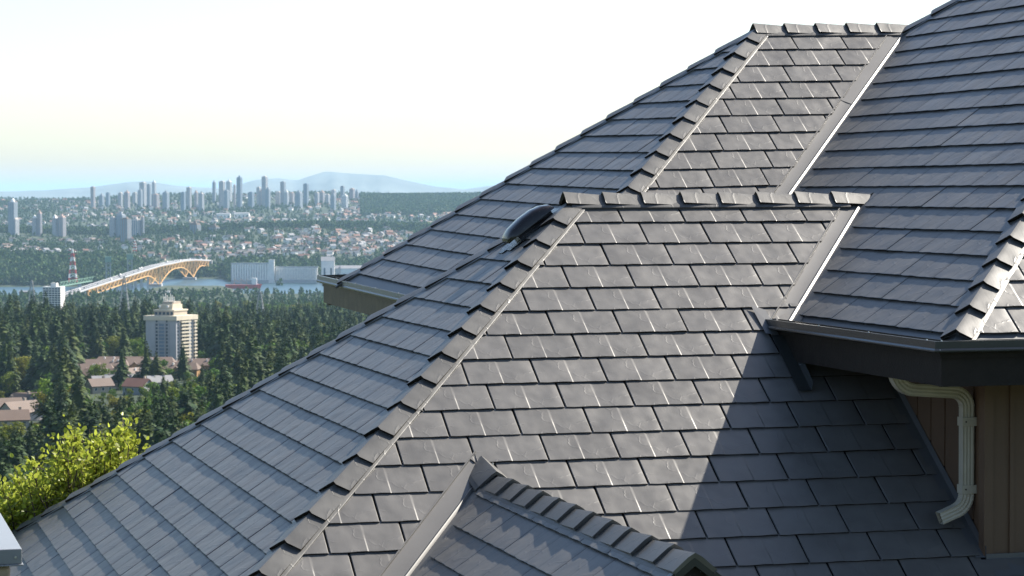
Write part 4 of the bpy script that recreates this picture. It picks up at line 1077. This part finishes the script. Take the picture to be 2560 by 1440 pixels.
# lodge: long brown-roofed complex in front of the tower
LOD = [(232, 1690, 26, 14, .1, 4.5), (262, 1720, 30, 15, .05, 6), (300, 1735, 34, 15, -.05, 7), (345, 1730, 26, 15, .1, 6.5), (380, 1740, 30, 15, .0, 6.5), (425, 1720, 24, 14, .15, 4), (455, 1715, 22, 13, -.1, 4), (500, 1750, 34, 13, .05, 5), (250, 1650, 24, 12, -.2, 3.5), (290, 1655, 30, 12, .1, 3.5), (335, 1650, 18, 12, .9, 4)]
e = frame_empty('lodge', gpt(320, 1720), 0); tag(e, 'rambling lodge with many brown gable roofs at the foot of the tower', 'lodge')
P0 = np.array(e.location)
for px, d, w, dp, a, hgt in LOD:
    Q = gpt(px, d)-P0; q = V(Q@HR, Q@HF, Q[2]); hgt += 3
    mb = MB(); c, s = math.cos(a), math.sin(a); X, Y = V(c, s, 0), V(-s, c, 0)
    mb.obox(q+V(0,0,hgt/2-3), X*w/2, Y*dp/2, V(0,0,hgt/2+3)); wl_ = part(mb, 'wall', M['wood_tan'], e)
    mb = MB(); h = hgt; rh = 3.8; o = .9
    for sy in (-1, 1):
        aa, bb, cc_, d2 = q-X*(w/2+o)+Y*sy*(dp/2+o)+V(0,0,h-.6), q+X*(w/2+o)+Y*sy*(dp/2+o)+V(0,0,h-.6), q+X*(w/2-2)+V(0,0,h+rh), q-X*(w/2-2)+V(0,0,h+rh)
        mb.add([aa, bb, cc_, d2], [(0,1,2,3)])
    A_1 = [q+X*(w/2+o)-Y*(dp/2+o)+V(0,0,h-.6), q+X*(w/2+o)+Y*(dp/2+o)+V(0,0,h-.6), q+X*(w/2-2)+V(0,0,h+rh)]; B_1 = [q-X*(w/2+o)-Y*(dp/2+o)+V(0,0,h-.6), q-X*(w/2+o)+Y*(dp/2+o)+V(0,0,h-.6), q-X*(w/2-2)+V(0,0,h+rh)]
    mb.add(A_1+B_1, [(0,1,2), (3,5,4)])
    rf = part(mb, 'roof', M['roof_brown'], e)
    for j in range(2):
        u = r.uniform(-.35, .35)*w; mb = MB(); mb.obox(q+X*u-Y*dp*.2+V(0,0,h+2.6), X*.5, Y*.5, V(0,0,1.1)); part(mb, 'chimney', M['trim_white'], rf)
    for j in range(max(2, int(w/5))):
        u = -w/2+w*(j+.5)/max(2, int(w/5)); mb = MB(); mb.obox(q+X*u-Y*(dp/2+.08)+V(0,0,h*.5), X*.9, Y*.06, V(0,0,1.1)); part(mb, 'window', M['glass'], wl_)
    # small front gable
    u = r.uniform(-.2, .2)*w; g = q+X*u-Y*(dp/2+1.2)
    mb = MB(); mb.add([g-X*2.4+V(0,0,h-1), g+X*2.4+V(0,0,h-1), g+V(0,0,h+1.6), g-X*2.4+Y*4+V(0,0,h-.8), g+X*2.4+Y*4+V(0,0,h-.8), g+Y*5+V(0,0,h+1.7)], [(0,2,5,3), (1,4,5,2)], 0); part(mb, 'gable_roof', M['roof_brown'], e)
    mb = MB(); mb.add([g-X*2+V(0,.1,h-4)+Y*.3, g+X*2+V(0,0,h-4)+Y*.3, g+X*2+V(0,0,h-1.1)+Y*.3, g+V(0,0,h+1.3)+Y*.3, g-X*2+V(0,0,h-1.1)+Y*.3], [(0,1,2,3,4)]); part(mb, 'gable_front', M['wood_tan'], e)

# the residential tower in the forest
D_T = 1810
def tower():
    base = at(441, 912, D_T); zt = at(441, 792, D_T)[2]; zb = gz(float(base[:2]@HF[:2]), float(base[:2]@HR[:2]))-3
    # corner nearest the viewer stands in column 441; left face to 362, right face to 479
    th = math.radians(40)                                            # how far the front face is turned
    a1 = (441-362)/FPX*D_T/math.cos(math.radians(16)); a2 = (479-441)/FPX*D_T/math.cos(math.radians(62))
    fx = unit(-HR*math.cos(math.radians(16))+HF*math.sin(math.radians(16)))     # along the left face, away from the corner
    fy = unit(HR*math.cos(math.radians(62))+HF*math.sin(math.radians(62)))      # along the right face
    a2 = 24.0
    e = empty('apartment_tower', (base[0], base[1], zb)); tag(e, 'tall concrete apartment tower with balconies rising out of the forest', 'tower')
    H = zt-zb; O = V(0,0,0)
    nl = unit(np.cross(fx, Z)); nl = nl if nl@HF < 0 else -nl
    nr = unit(np.cross(fy, Z)); nr = nr if nr@HR > 0 else -nr
    mb = MB(); c = (fx*a1+fy*a2)/2; mb.obox(c+Z*(H/2-.6), fx*a1/2, fy*a2/2, Z*(H/2-.6)); body = part(mb, 'body', M['concrete'], e)
    fl = 15; fh = (H-4)/fl
    # left face: blank end walls, recessed glazed middle with fins
    for k, (u0, u1) in enumerate(((.27, .34), (.60, .68))):
        for i in range(fl):
            mb = MB(); z0 = 2+i*fh
            mb.obox(fx*a1*(u0+u1)/2+nl*.06+Z*(z0+fh*.5), fx*a1*(u1-u0)/2*.75, nl*.05, Z*fh*.32); part(mb, 'window', M['glass'], body)
    mb = MB(); mb.obox(fx*a1*.47+nl*.04+Z*(H*.5-2), fx*a1*.10, nl*.035, Z*(H*.5-3)); rec = part(mb, 'glazed_recess', M['bld_blue'], body)
    for i in range(fl):
        mb = MB(); mb.obox(fx*a1*.47+nl*.32+Z*(2+i*fh), fx*a1*.10, nl*.28, Z*.28); part(mb, 'balcony_slab', M['concrete'], rec)
    for u in (.25, .365, .575, .69):
        mb = MB(); mb.obox(fx*a1*u+nl*.35+Z*(H*.5-2), fx*.35, nl*.34, Z*(H*.5-2.2)); part(mb, 'fin', M['concrete'], body)
    # right face: lit balconies
    for i in range(fl):
        z0 = 2+i*fh
        for (v0, v1) in ((.05, .14), (.2, .45), (.46, .66), (.74, .82), (.88, .97)):
            mb = MB(); mb.obox(fy*a2*(v0+v1)/2+nr*.07+Z*(z0+fh*.58), fy*a2*(v1-v0)/2*.86, nr*.05, Z*fh*.28); part(mb, 'window', M['glass'], body)
        mb = MB(); mb.obox(fy*a2*.43+nr*.9+Z*(z0+.2), fy*a2*.24, nr*.85, Z*.16); mb.obox(fy*a2*.43+nr*1.7+Z*(z0+.75), fy*a2*.24, nr*.07, Z*.5); part(mb, 'balcony', M['concrete_warm'], body)
        mb = MB(); mb.obox(fy*a2*.93+nr*.7+Z*(z0+.2), fy*a2*.07, nr*.65, Z*.16); mb.obox(fy*a2*.93+nr*1.3+Z*(z0+.75), fy*a2*.07, nr*.07, Z*.5); part(mb, 'balcony', M['concrete_warm'], body)
    mb = MB(); mb.obox(c+Z*(H-1.0), fx*(a1/2+1.1), fy*(a2/2+1.1), Z*1.6); top = part(mb, 'parapet', M['concrete_warm'], e)
    mb = MB(); mb.obox(c+Z*(H+2.2), fx*a1*.32, fy*a2*.34, Z*1.6); ph = part(mb, 'penthouse', M['bld_tan'], e)
    for i in range(5):
        mb = MB(); mb.obox(c-fy*a2*.345+fx*a1*(-.26+.13*i)+Z*(H+2.2), fx*a1*.04, fy*.05, Z*1.); part(mb, 'window', M['glass'], ph)
    mb = MB(); mb.obox(c+Z*(H+4.3), fx*a1*.34, fy*a2*.36, Z*.5); part(mb, 'penthouse_roof', M['concrete_warm'], e)
    mb = MB(); mb.obox(c+Z*(H+6.6), fx*a1*.22, fy*a2*.25, Z*1.9); part(mb, 'machine_room', M['concrete_warm'], e)
    mb = MB(); mb.obox(c+fy*a2*.05+Z*(H+9.3), fx*a1*.17, fy*a2*.2, Z*1.1); mr = part(mb, 'machine_room', M['bld_tan'], e)
    for i in range(7):
        mb = MB(); q = c+fx*a1*(-.17+.055*i)-fy*a2*.1+Z*(H+9.5); mb.tube(q, q+Z*(4.2+1.2*(i % 3)), .38, .3, 6); part(mb, 'antenna', M['trim_white'], mr)
    for s in (-.1, .16):
        mb = MB(); q = c+fx*a1*s-fy*a2*.3+Z*(H+7); mb.tube(q, q-fy*.5, .9, .9, 12); part(mb, 'dish', M['trim_white'], mr)
tower()
# white hotel-like block nearer the shore
def block(px0, px1, ytop, ybase, d, label, name='apartment_block'):
    P = at((px0+px1)/2, ybase, d); zt = at(px0, ytop, d)[2]; lat, dd = float(P[:2]@HR[:2]), float(P[:2]@HF[:2]); zb = gz(dd, lat)-5; H = zt-zb
    e = frame_empty(name, (P[0], P[1], zb), -.25); tag(e, label, 'apartment block'); w = (px1-px0)/FPX*d*.86; dp = w*.55
    mb = MB(); mb.box((-w/2,-dp/2,0), (w/2,dp/2,H)); b = part(mb, 'body', M['bld_white'], e)
    nf = int(H/3.2)
    for i in range(max(1, nf-12), nf):
        z0 = i*3.2+.4
        for j in range(6):
            cx = -w/2+w*(j+.5)/6; mb = MB(); mb.box((cx-w*.065, -dp/2-.2, z0+.7), (cx+w*.065, -dp/2-.02, z0+2.6)); part(mb, 'window', M['glass'], b)
        mb = MB(); mb.box((-w/2-.3, -dp/2-1.2, z0-.2), (w/2+.3, -dp/2-.21, z0+.15)); part(mb, 'balcony_slab', M['bld_white'], b)
    mb = MB(); mb.box((-w*.12,-dp*.2,H), (w*.2,dp*.2,H+5)); part(mb, 'roof_top', M['bld_white'], e)
block(107, 163, 716, 765, 3650, 'white slab block with balconies near the inlet left of the bridge end')

# ------------------------------------------------------------------ bridge
BR = empty('cantilever_bridge', tuple(at(387, 706, 6000))); BR.location = (0,0,0)
tag(BR, 'long arched steel truss bridge with orange girders crossing the inlet', 'bridge')
def brp(t): return -837+.0533*(t-6000)
dk_d = [4950, 5210, 5603, 6000, 6322, 6480, 6704]; dk_z = [-206, -197, -184, -171.5, -168, -170, -178]
def deckpt(d, side=0., dz=0.):
    lat = brp(d)+side; xy = ground_xy(lat, d); return V(xy[0], xy[1], float(np.interp(d, dk_d, dk_z))+dz)
sd = np.linspace(4950, 6704, 90)
def band(s0, s1, dz0, dz1):
    mb = MB(); vs = []; 
    for d in sd: vs += [deckpt(d, s0, dz0), deckpt(d, s1, dz0), deckpt(d, s1, dz1), deckpt(d, s0, dz1)]
    fs = []
    for i in range(len(sd)-1):
        for j in range(4): fs.append((i*4+j, i*4+(j+1)%4, (i+1)*4+(j+1)%4, (i+1)*4+j))
    mb.add(vs, fs); return mb
band(-11, 11, 0, -2).build('deck', M['asphalt'], BR)
band(-11.6, -11.1, 1.2, -2.2).build('parapet', M['concrete'], BR); band(11.1, 11.6, 1.2, -2.2).build('parapet', M['concrete'], BR); band(-.3, .3, .9, .0).build('median', M['concrete'], BR)
def chord(d):                                    # depth of the truss under the deck
    lo = 13.
    for pd, half0, half1, dep in ((6000, 150, 190, 45), (6450, 190, 120, 42)):
        t = abs(d-pd)/(half0 if d < pd else half1)
        if t < 1: lo = max(lo, 13+(dep-13)*(1-t)**1.7)
    return lo
td = np.arange(5230, 6700, 21.)
for s in (-10, 10):
    for i in range(len(td)-1):
        d0, d1 = td[i], td[i+1]
        mb = MB()
        mb.bar(deckpt(d0, s, -2.8), deckpt(d1, s, -2.8), 1.5, 2.); mb.bar(deckpt(d0, s, -2-chord(d0)), deckpt(d1, s, -2-chord(d1)), 1.6, 2.1)
        mb.bar(deckpt(d0, s, -2.8), deckpt(d0, s, -2-chord(d0)), 1.3, 1.3)
        if i % 2: mb.bar(deckpt(d0, s, -2.8), deckpt(d1, s, -2-chord(d1)), 1.3, 1.3)
        else: mb.bar(deckpt(d0, s, -2-chord(d0)), deckpt(d1, s, -2.8), 1.3, 1.3)
        mb.build('truss_bay', M['steel_orange'], BR)
for pd in (6000, 6450):
    mb = MB(); 
    for s in (-10, 10): mb.bar(deckpt(pd, s, -44), deckpt(pd, s*.6, -50), 5, 5)
    q = deckpt(pd); mb.obox(V(q[0], q[1], SEA+2), HR*16, HF*10, Z*4); mb.build('pier', M['concrete'], BR)
for d in np.arange(5260, 5900, 68):
    for s in (-8, 8):
        mb = MB(); t = deckpt(d, s, -14); mb.box((t[0]-2, t[1]-2, SEA-3), (t[0]+2, t[1]+2, t[2])); mb.build('column', M['concrete'], BR)
for d in np.arange(4970, 5260, 60):
    mb = MB(); t = deckpt(d, 0, -3); mb.box((t[0]-4, t[1]-2, SEA-6), (t[0]+4, t[1]+2, t[2])); mb.build('column', M['concrete'], BR)
mb = MB(); t = deckpt(6704); mb.obox(V(t[0], t[1], -205), HR*14, HF*6, Z*27); mb.build('abutment', M['concrete'], BR)
cm = MB(); cm.box((-1,-2.4,.3), (1,2.4,1.2)); cm.box((-.8,-1.2,1.2), (.8,1.6,2))
tm = MB(); tm.box((-1.3,-6,.6), (1.3,4,4)); tm.box((-1.2,4.2,.6), (1.2,6.2,3.2))
CMS = [tomesh('car', (cm.v, cm.f), M[k]) for k in ('trim_white', 'car_dark', 'bld_grey')]+[tomesh('truck', (tm.v, tm.f), M['trim_white'])]
for i in range(34):
    d = r.uniform(5000, 6650); s = r.choice((-8.4, -5, -1.9, 1.9, 5, 8.4)); me = CMS[min(r.randrange(5), 3)]
    q = deckpt(d, s, .05); o = bpy.data.objects.new(me.name.split('.')[0], me); link(o); o.location = tuple(q); o.rotation_euler = (0, 0, math.atan2(HF[1], HF[0])-math.pi/2)
    kind = {'car': {CMS[0].name: 'tiny white car', CMS[1].name: 'tiny dark car', CMS[2].name: 'tiny grey car'}.get(me.name, 'tiny car'), 'truck': 'tiny white box truck'}[me.name.split('.')[0]]
    tag(o, f'{kind} driving across the arched bridge', me.name.split('.')[0], f'{kind}s on the bridge')

# lift bridge towers behind, and low green approach truss
for i, (px, top, bot, d) in enumerate(((271, 641, 706, 5880), (325, 635, 704, 5930))):
    P = at(px, bot, d); h = at(px, top, d)[2]-SEA; e = frame_empty('lift_tower', (P[0], P[1], SEA), .2); tag(e, ('left green steel lift tower of the rail bridge', 'right green steel lift tower of the rail bridge')[i], 'tower', 'lift towers of the rail bridge')
    mb = MB()
    for sx in (-5, 5):
        for sy in (-5, 5): mb.bar((sx, sy, 0), (sx, sy, h-12), 1.8)
    part(mb, 'frame', M['steel_grey'], e)
    for k in range(7):
        z0, z1 = (h-12)*k/7, (h-12)*(k+1)/7
        mb = MB(); mb.bar((-5,-5,z0), (5,-5,z1), 1); mb.bar((5,-5,z0), (-5,-5,z1), 1); mb.bar((5,-5,z0), (5,5,z1), 1); part(mb, 'bracing', M['steel_grey'], e)
    mb = MB(); mb.box((-7,-7,h-13), (7,7,h)); part(mb, 'machine_house', M['steel_green'], e)
e = empty('rail_bridge', (0,0,0)); tag(e, 'low green truss rail bridge running behind the arched bridge', 'bridge')
A0, B0 = at(150, 716, 5700), at(300, 690, 6350)
for i in range(22):
    a, b = A0+(B0-A0)*i/22, A0+(B0-A0)*(i+1)/22
    mb = MB(); mb.bar(a, b, 6, 2); mb.bar(a+Z*9, b+Z*9, 1.2); mb.bar(a, (a+b)/2+Z*9, 1); mb.bar((a+b)/2+Z*9, b, 1); mb.build('truss_bay', M['steel_green'], e)
for t in (.02, .3, .55, .8, .98):
    q = A0+(B0-A0)*t; mb = MB(); mb.box((q[0]-4, q[1]-4, SEA-4), (q[0]+4, q[1]+4, q[2]-1)); mb.build('pier', M['concrete'], e)

# pylons
def pylon(px, top, bot, d, w, mats, label, arms=True, t=.7):
    P = at(px, bot, d); zb = P[2]; h = at(px, top, d)[2]-zb
    e = frame_empty('pylon', P, .3); tag(e, label, 'pylon')
    n = 8; prev = None
    for k in range(n):
        f0, f1 = k/n, (k+1)/n; w0, w1 = w*(1-f0)**.8*.5+.4, w*(1-f1)**.8*.5+.4; mb = MB()
        for a, b in ((-1,-1), (1,-1), (1,1), (-1,1)): mb.bar((a*w0, b*w0, h*f0), (a*w1, b*w1, h*f1), t)
        mb.bar((-w0,-w0,h*f0), (w1,-w1,h*f1), t*.7); mb.bar((w0,-w0,h*f0), (-w1,-w1,h*f1), t*.7); mb.bar((w0,-w0,h*f0), (w1,w1,h*f1), t*.7); mb.bar((-w1,-w1,h*f1), (w1,-w1,h*f1), t*.7)
        part(mb, 'section', M[mats[k % len(mats)]], e)
    if arms:
        for f in (.72, .84, .95):
            mb = MB(); mb.bar((-w*.55,0,h*f), (w*.55,0,h*f), t*.9); part(mb, 'cross_arm', M[mats[0]], e)
pylon(182, 622, 705, 5930, 17, ('red_paint', 'trim_white'), 'red and white banded lattice pylon on the far bank', True, 1.5)
pylon(337, 600, 628, 6900, 8, ('red_paint', 'trim_white'), 'small red and white mast on the far hillside', False, 1.)
pylon(80, 700, 790, 3000, 9, ('steel_grey',), 'grey lattice power pylon left of the white block', True, .55)
pylon(311, 690, 775, 2900, 9, ('steel_grey',), 'grey lattice power pylon rising below the bridge piers', True, .55)
pylon(650, 728, 790, 2750, 8, ('steel_grey',), 'grey lattice power pylon in front of the white silos', True, .5)

# grain silos and port halls
def silos(x0, x1, ytop, ybase, d, n, label, head=None):
    A_, B_ = at(x0, ybase, d), at(x1, ybase, d); zt = at(x0, ytop, d)[2]; L = np.linalg.norm((B_-A_)[:2]); rad = L/n/2; zb = SEA+1
    e = frame_empty('grain_silos', (A_[0], A_[1], zb), 0); tag(e, label, 'silo'); H = zt-zb
    for i in range(n):
        mb = MB(); mb.tube((rad*(2*i+1), 0, 6), (rad*(2*i+1), 0, H*.93), rad*.86, rad*.86, 14); part(mb, 'silo', M['trim_white'], e, smooth=40)
    mb = MB(); mb.box((-1, -rad*.9, 0), (L+1, rad*1.5, 7)); part(mb, 'base', M['concrete'], e)
    mb = MB(); mb.box((-1, -rad*.9, H*.93), (L+1, rad*1.2, H)); part(mb, 'gallery', M['concrete'], e)
    mb = MB(); mb.box((-2, rad*1.1, 0), (L*.96, rad*4, H*.9)); part(mb, 'rear_hall', M['bld_grey'], e)
    if head:
        h0, h1, ht = head; hz_ = at(h0, ht, d)[2]-zb; a, b = (h0-x0)/FPX*d, (h1-x0)/FPX*d
        mb = MB(); mb.box((a, -rad, 0), (b, rad*2, hz_)); part(mb, 'head_house', M['bld_white'], e)
silos(579, 673, 657, 704, 6180, 15, 'row of white round grain silos right of the bridge', (672, 686, 649))
silos(689, 795, 666, 704, 6190, 26, 'second longer row of slim white silos behind the treetops')
def hall(x0, x1, ytop, ybase, d, dep, mat, label, rows=1):
    A_, B_ = at(x0, ybase, d), at(x1, ybase, d); zt = at(x0, ytop, d)[2]; w = np.linalg.norm((B_-A_)[:2]); lat, dd = float(A_[:2]@HR[:2]), float(A_[:2]@HF[:2]); zb = max(gz(dd, lat), SEA)-3
    e = frame_empty('port_hall', (A_[0], A_[1], min(zb, A_[2])), .05); tag(e, label, 'hall'); H = zt-min(zb, A_[2])
    mb = MB(); mb.box((0,0,0), (w,dep,H*.86)); part(mb, 'body', M[mat], e)
    mb = MB(); mb.add([V(-1,-1,H*.86), V(w+1,-1,H*.86), V(w+1,dep+1,H*.86), V(-1,dep+1,H*.86), V(-1,dep/2,H), V(w+1,dep/2,H)], [(0,1,5,4), (2,3,4,5), (1,2,5), (3,0,4)]); part(mb, 'roof', M['roof_grey'], e)
    for i in range(max(2, int(w/14))):
        cx = w*(i+.5)/max(2, int(w/14)); mb = MB(); mb.box((cx-2, -.3, H*.3), (cx+2, -.02, H*.6)); part(mb, 'window', M['glass'], e)
hall(803, 836, 642, 668, 6150, 30, 'bld_white', 'white cubic mill building above the port halls')
hall(838, 868, 664, 692, 6080, 30, 'bld_pale', 'pale low port hall left of the far gutter corner')
hall(852, 905, 664, 700, 6070, 40, 'bld_white', 'white corrugated port hall beside the far gutter corner')
hall(708, 800, 590, 602, 8350, 60, 'trim_white', 'long white warehouse on the far flats')
hall(930, 962, 583, 600, 8500, 60, 'trim_white', 'bright white warehouse right of the long one')
hall(945, 1020, 574, 590, 8800, 60, 'bld_pale', 'pale warehouse furthest right on the far flats')
hall(540, 575, 533, 543, 10300, 50, 'trim_white', 'white school-like hall, left of two on the far slope')
hall(585, 622, 531, 541, 10350, 50, 'trim_white', 'white school-like hall, right of two on the far slope')
# industrial sheds on the near bank
SHED = ['white shed roof, first from the left under the bridge pier', 'white shed roof, second under the bridge pier', 'white shed roof, third under the bridge pier', 'white shed roof, fourth under the bridge pier', 'white shed on the bank below the silos', 'white shed on the bank below the red ship', 'low brown-grey shed at the left bank']
for i, (px, d) in enumerate(((372, 5300), (392, 5330), (413, 5310), (434, 5340), (592, 5300), (636, 5330), (58, 5300))):
    hall(px-10, px+10, 727+(i % 2)*2, 740, d, 22, 'bld_brown' if i == 6 else 'trim_white', SHED[i])
# freighter
P = at(608, 722, 5850); e = frame_empty('freighter', (P[0], P[1], SEA), .05); tag(e, 'red-hulled freighter moored below the white silos', 'ship')
mb = MB(); L = 78
mb.add([V(-L*.5,-7,0), V(L*.42,-7,0), V(L*.5,0,0), V(L*.42,7,0), V(-L*.5,7,0), V(-L*.52,-8,9), V(L*.44,-8,9), V(L*.56,0,11), V(L*.44,8,9), V(-L*.52,8,9)], [(0,1,6,5), (1,2,7,6), (2,3,8,7), (3,4,9,8), (4,0,5,9), (5,6,7,8,9)]); part(mb, 'hull', M['red_paint'], e)
mb = MB(); mb.box((L*.25,-6,9), (L*.4,6,24)); part(mb, 'deck_house', M['trim_white'], e)
for x in (-20, -5, 8):
    mb = MB(); mb.bar((x,0,9), (x,0,24), 1.4); mb.bar((x,0,22), (x+9,0,15), 1); part(mb, 'crane', M['bld_tan'], e)

# ------------------------------------------------------------------ bush beside the roof
def bush():
    base = at(150, 1330, 24.5)
    e = empty('leafy_tree', tuple(base-V(0,0,5.5))); tag(e, 'bright yellow-green leafy tree top behind the lower left roof edge', 'tree')
    rr = np.random.default_rng(8); o = np.array(e.location)
    lv_, lf, tw = [], [], MB()
    tw.tube((0,0,-.5), (.1,.1,4.6), .16, .07, 8)
    def leaf(P, d, s):
        d = unit(d); sd = unit(np.cross(d, rr.normal(size=3))); n = np.cross(sd, d); k = len(lv_)
        w = s*.36
        lv_.extend([P, P+d*s*.35-sd*w+n*s*.1, P+d*s*.75-sd*w*.75+n*s*.08, P+d*s*1.05, P+d*s*.75+sd*w*.75+n*s*.08, P+d*s*.35+sd*w+n*s*.1, P+d*s*.5])
        lf.extend([(k, k+6, k+1), (k+1, k+6, k+2), (k+2, k+6, k+3), (k+3, k+6, k+4), (k+4, k+6, k+5), (k+5, k+6, k)])
    tips = [(-40,1245), (10,1225), (60,1222), (55,1200), (105,1205), (80,1160), (130,1190), (165,1158), (160,1110), (190,1088), (200,1135), (235,1150), (240,1105), (270,1110), (300,1092), (318,1075), (325,1115), (330,1135), (285,1150), (255,1180), (210,1185), (170,1215), (130,1240), (95,1255), (40,1270), (0,1280), (-30,1290), (225,1215), (280,1195), (305,1165), (-60,1260), (340,1160), (150,1150), (110,1225), (60,1250), (190,1165)]
    for tx, ty in tips:
        for rep in range(4):
            dep = 24.5+rr.uniform(-.75, .75); T = at(tx+rr.normal(0, 8), ty+rr.uniform(-2, 14), dep)-o
            B = V(.1,.1,4.3)+rr.normal(0, .25, 3)*V(1,1,.5)+(T-V(0,0,T[2]))*.45
            B[2] = min(B[2], T[2]-.5)
            pts = [B+(T-B)*q+V(0,0,.08*math.sin(q*3.1))+rr.normal(0, .015, 3) for q in np.linspace(0, 1, 7)]
            for i in range(6): tw.tube(pts[i], pts[i+1], .014*(1-i/7)+.003, .014*(1-(i+1)/7)+.003, 4)
            for q in np.linspace(.25, 1, 16):
                P = B+(T-B)*q; 
                for m_ in range(2):
                    side_ = unit(rr.normal(size=3)); tl = rr.uniform(.06, .17); E = P+side_*tl+V(0,0,.04)
                    tw.tube(P, E, .003, .002, 3)
                    for l in range(4): leaf(E+rr.normal(0, .03, 3)-side_*tl*.25*l, side_+rr.normal(0, .8, 3)+V(0,0,.25), rr.uniform(.032, .064))
            for l in range(7): leaf(T+rr.normal(0, .015, 3), unit(T-B)+rr.normal(0, .7, 3), rr.uniform(.036, .066))
    # inner mass
    for i in range(8200):
        px_, rw = rr.uniform(-60, 330), 0; top = np.interp(px_, [-60, 60, 110, 170, 250, 310, 340], [1265, 1245, 1215, 1185, 1160, 1130, 1150]); P = at(px_, rr.uniform(top, 1345), 24.5+rr.uniform(-.6, .9))-o
        leaf(P, rr.normal(size=3)+V(0,0,.2), rr.uniform(.032, .064))
    mesh_obj('crown', lv_, lf, M['bush'], e, smooth=180); tw.build('trunk', M['bark'], e)
bush()

# ------------------------------------------------------------------ haze
hz = bpy.data.materials.new('haze_air'); hz.use_nodes = True
hn = hz.node_tree; hn.nodes.clear()
pv = hn.nodes.new('ShaderNodeVolumePrincipled'); ho = hn.nodes.new('ShaderNodeOutputMaterial')
pv.inputs['Color'].default_value = (.50, .76, 1.0, 1); pv.inputs['Density'].default_value = 2.3e-5; pv.inputs['Anisotropy'].default_value = 0.0
hn.links.new(pv.outputs[0], ho.inputs['Volume'])
mb = MB(); mb.box((-95000, -95000, -229), (95000, 95000, 262))
o = mb.build('haze', hz); tag(o, 'pale blue haze over the inlet and city', 'haze', kind='stuff')
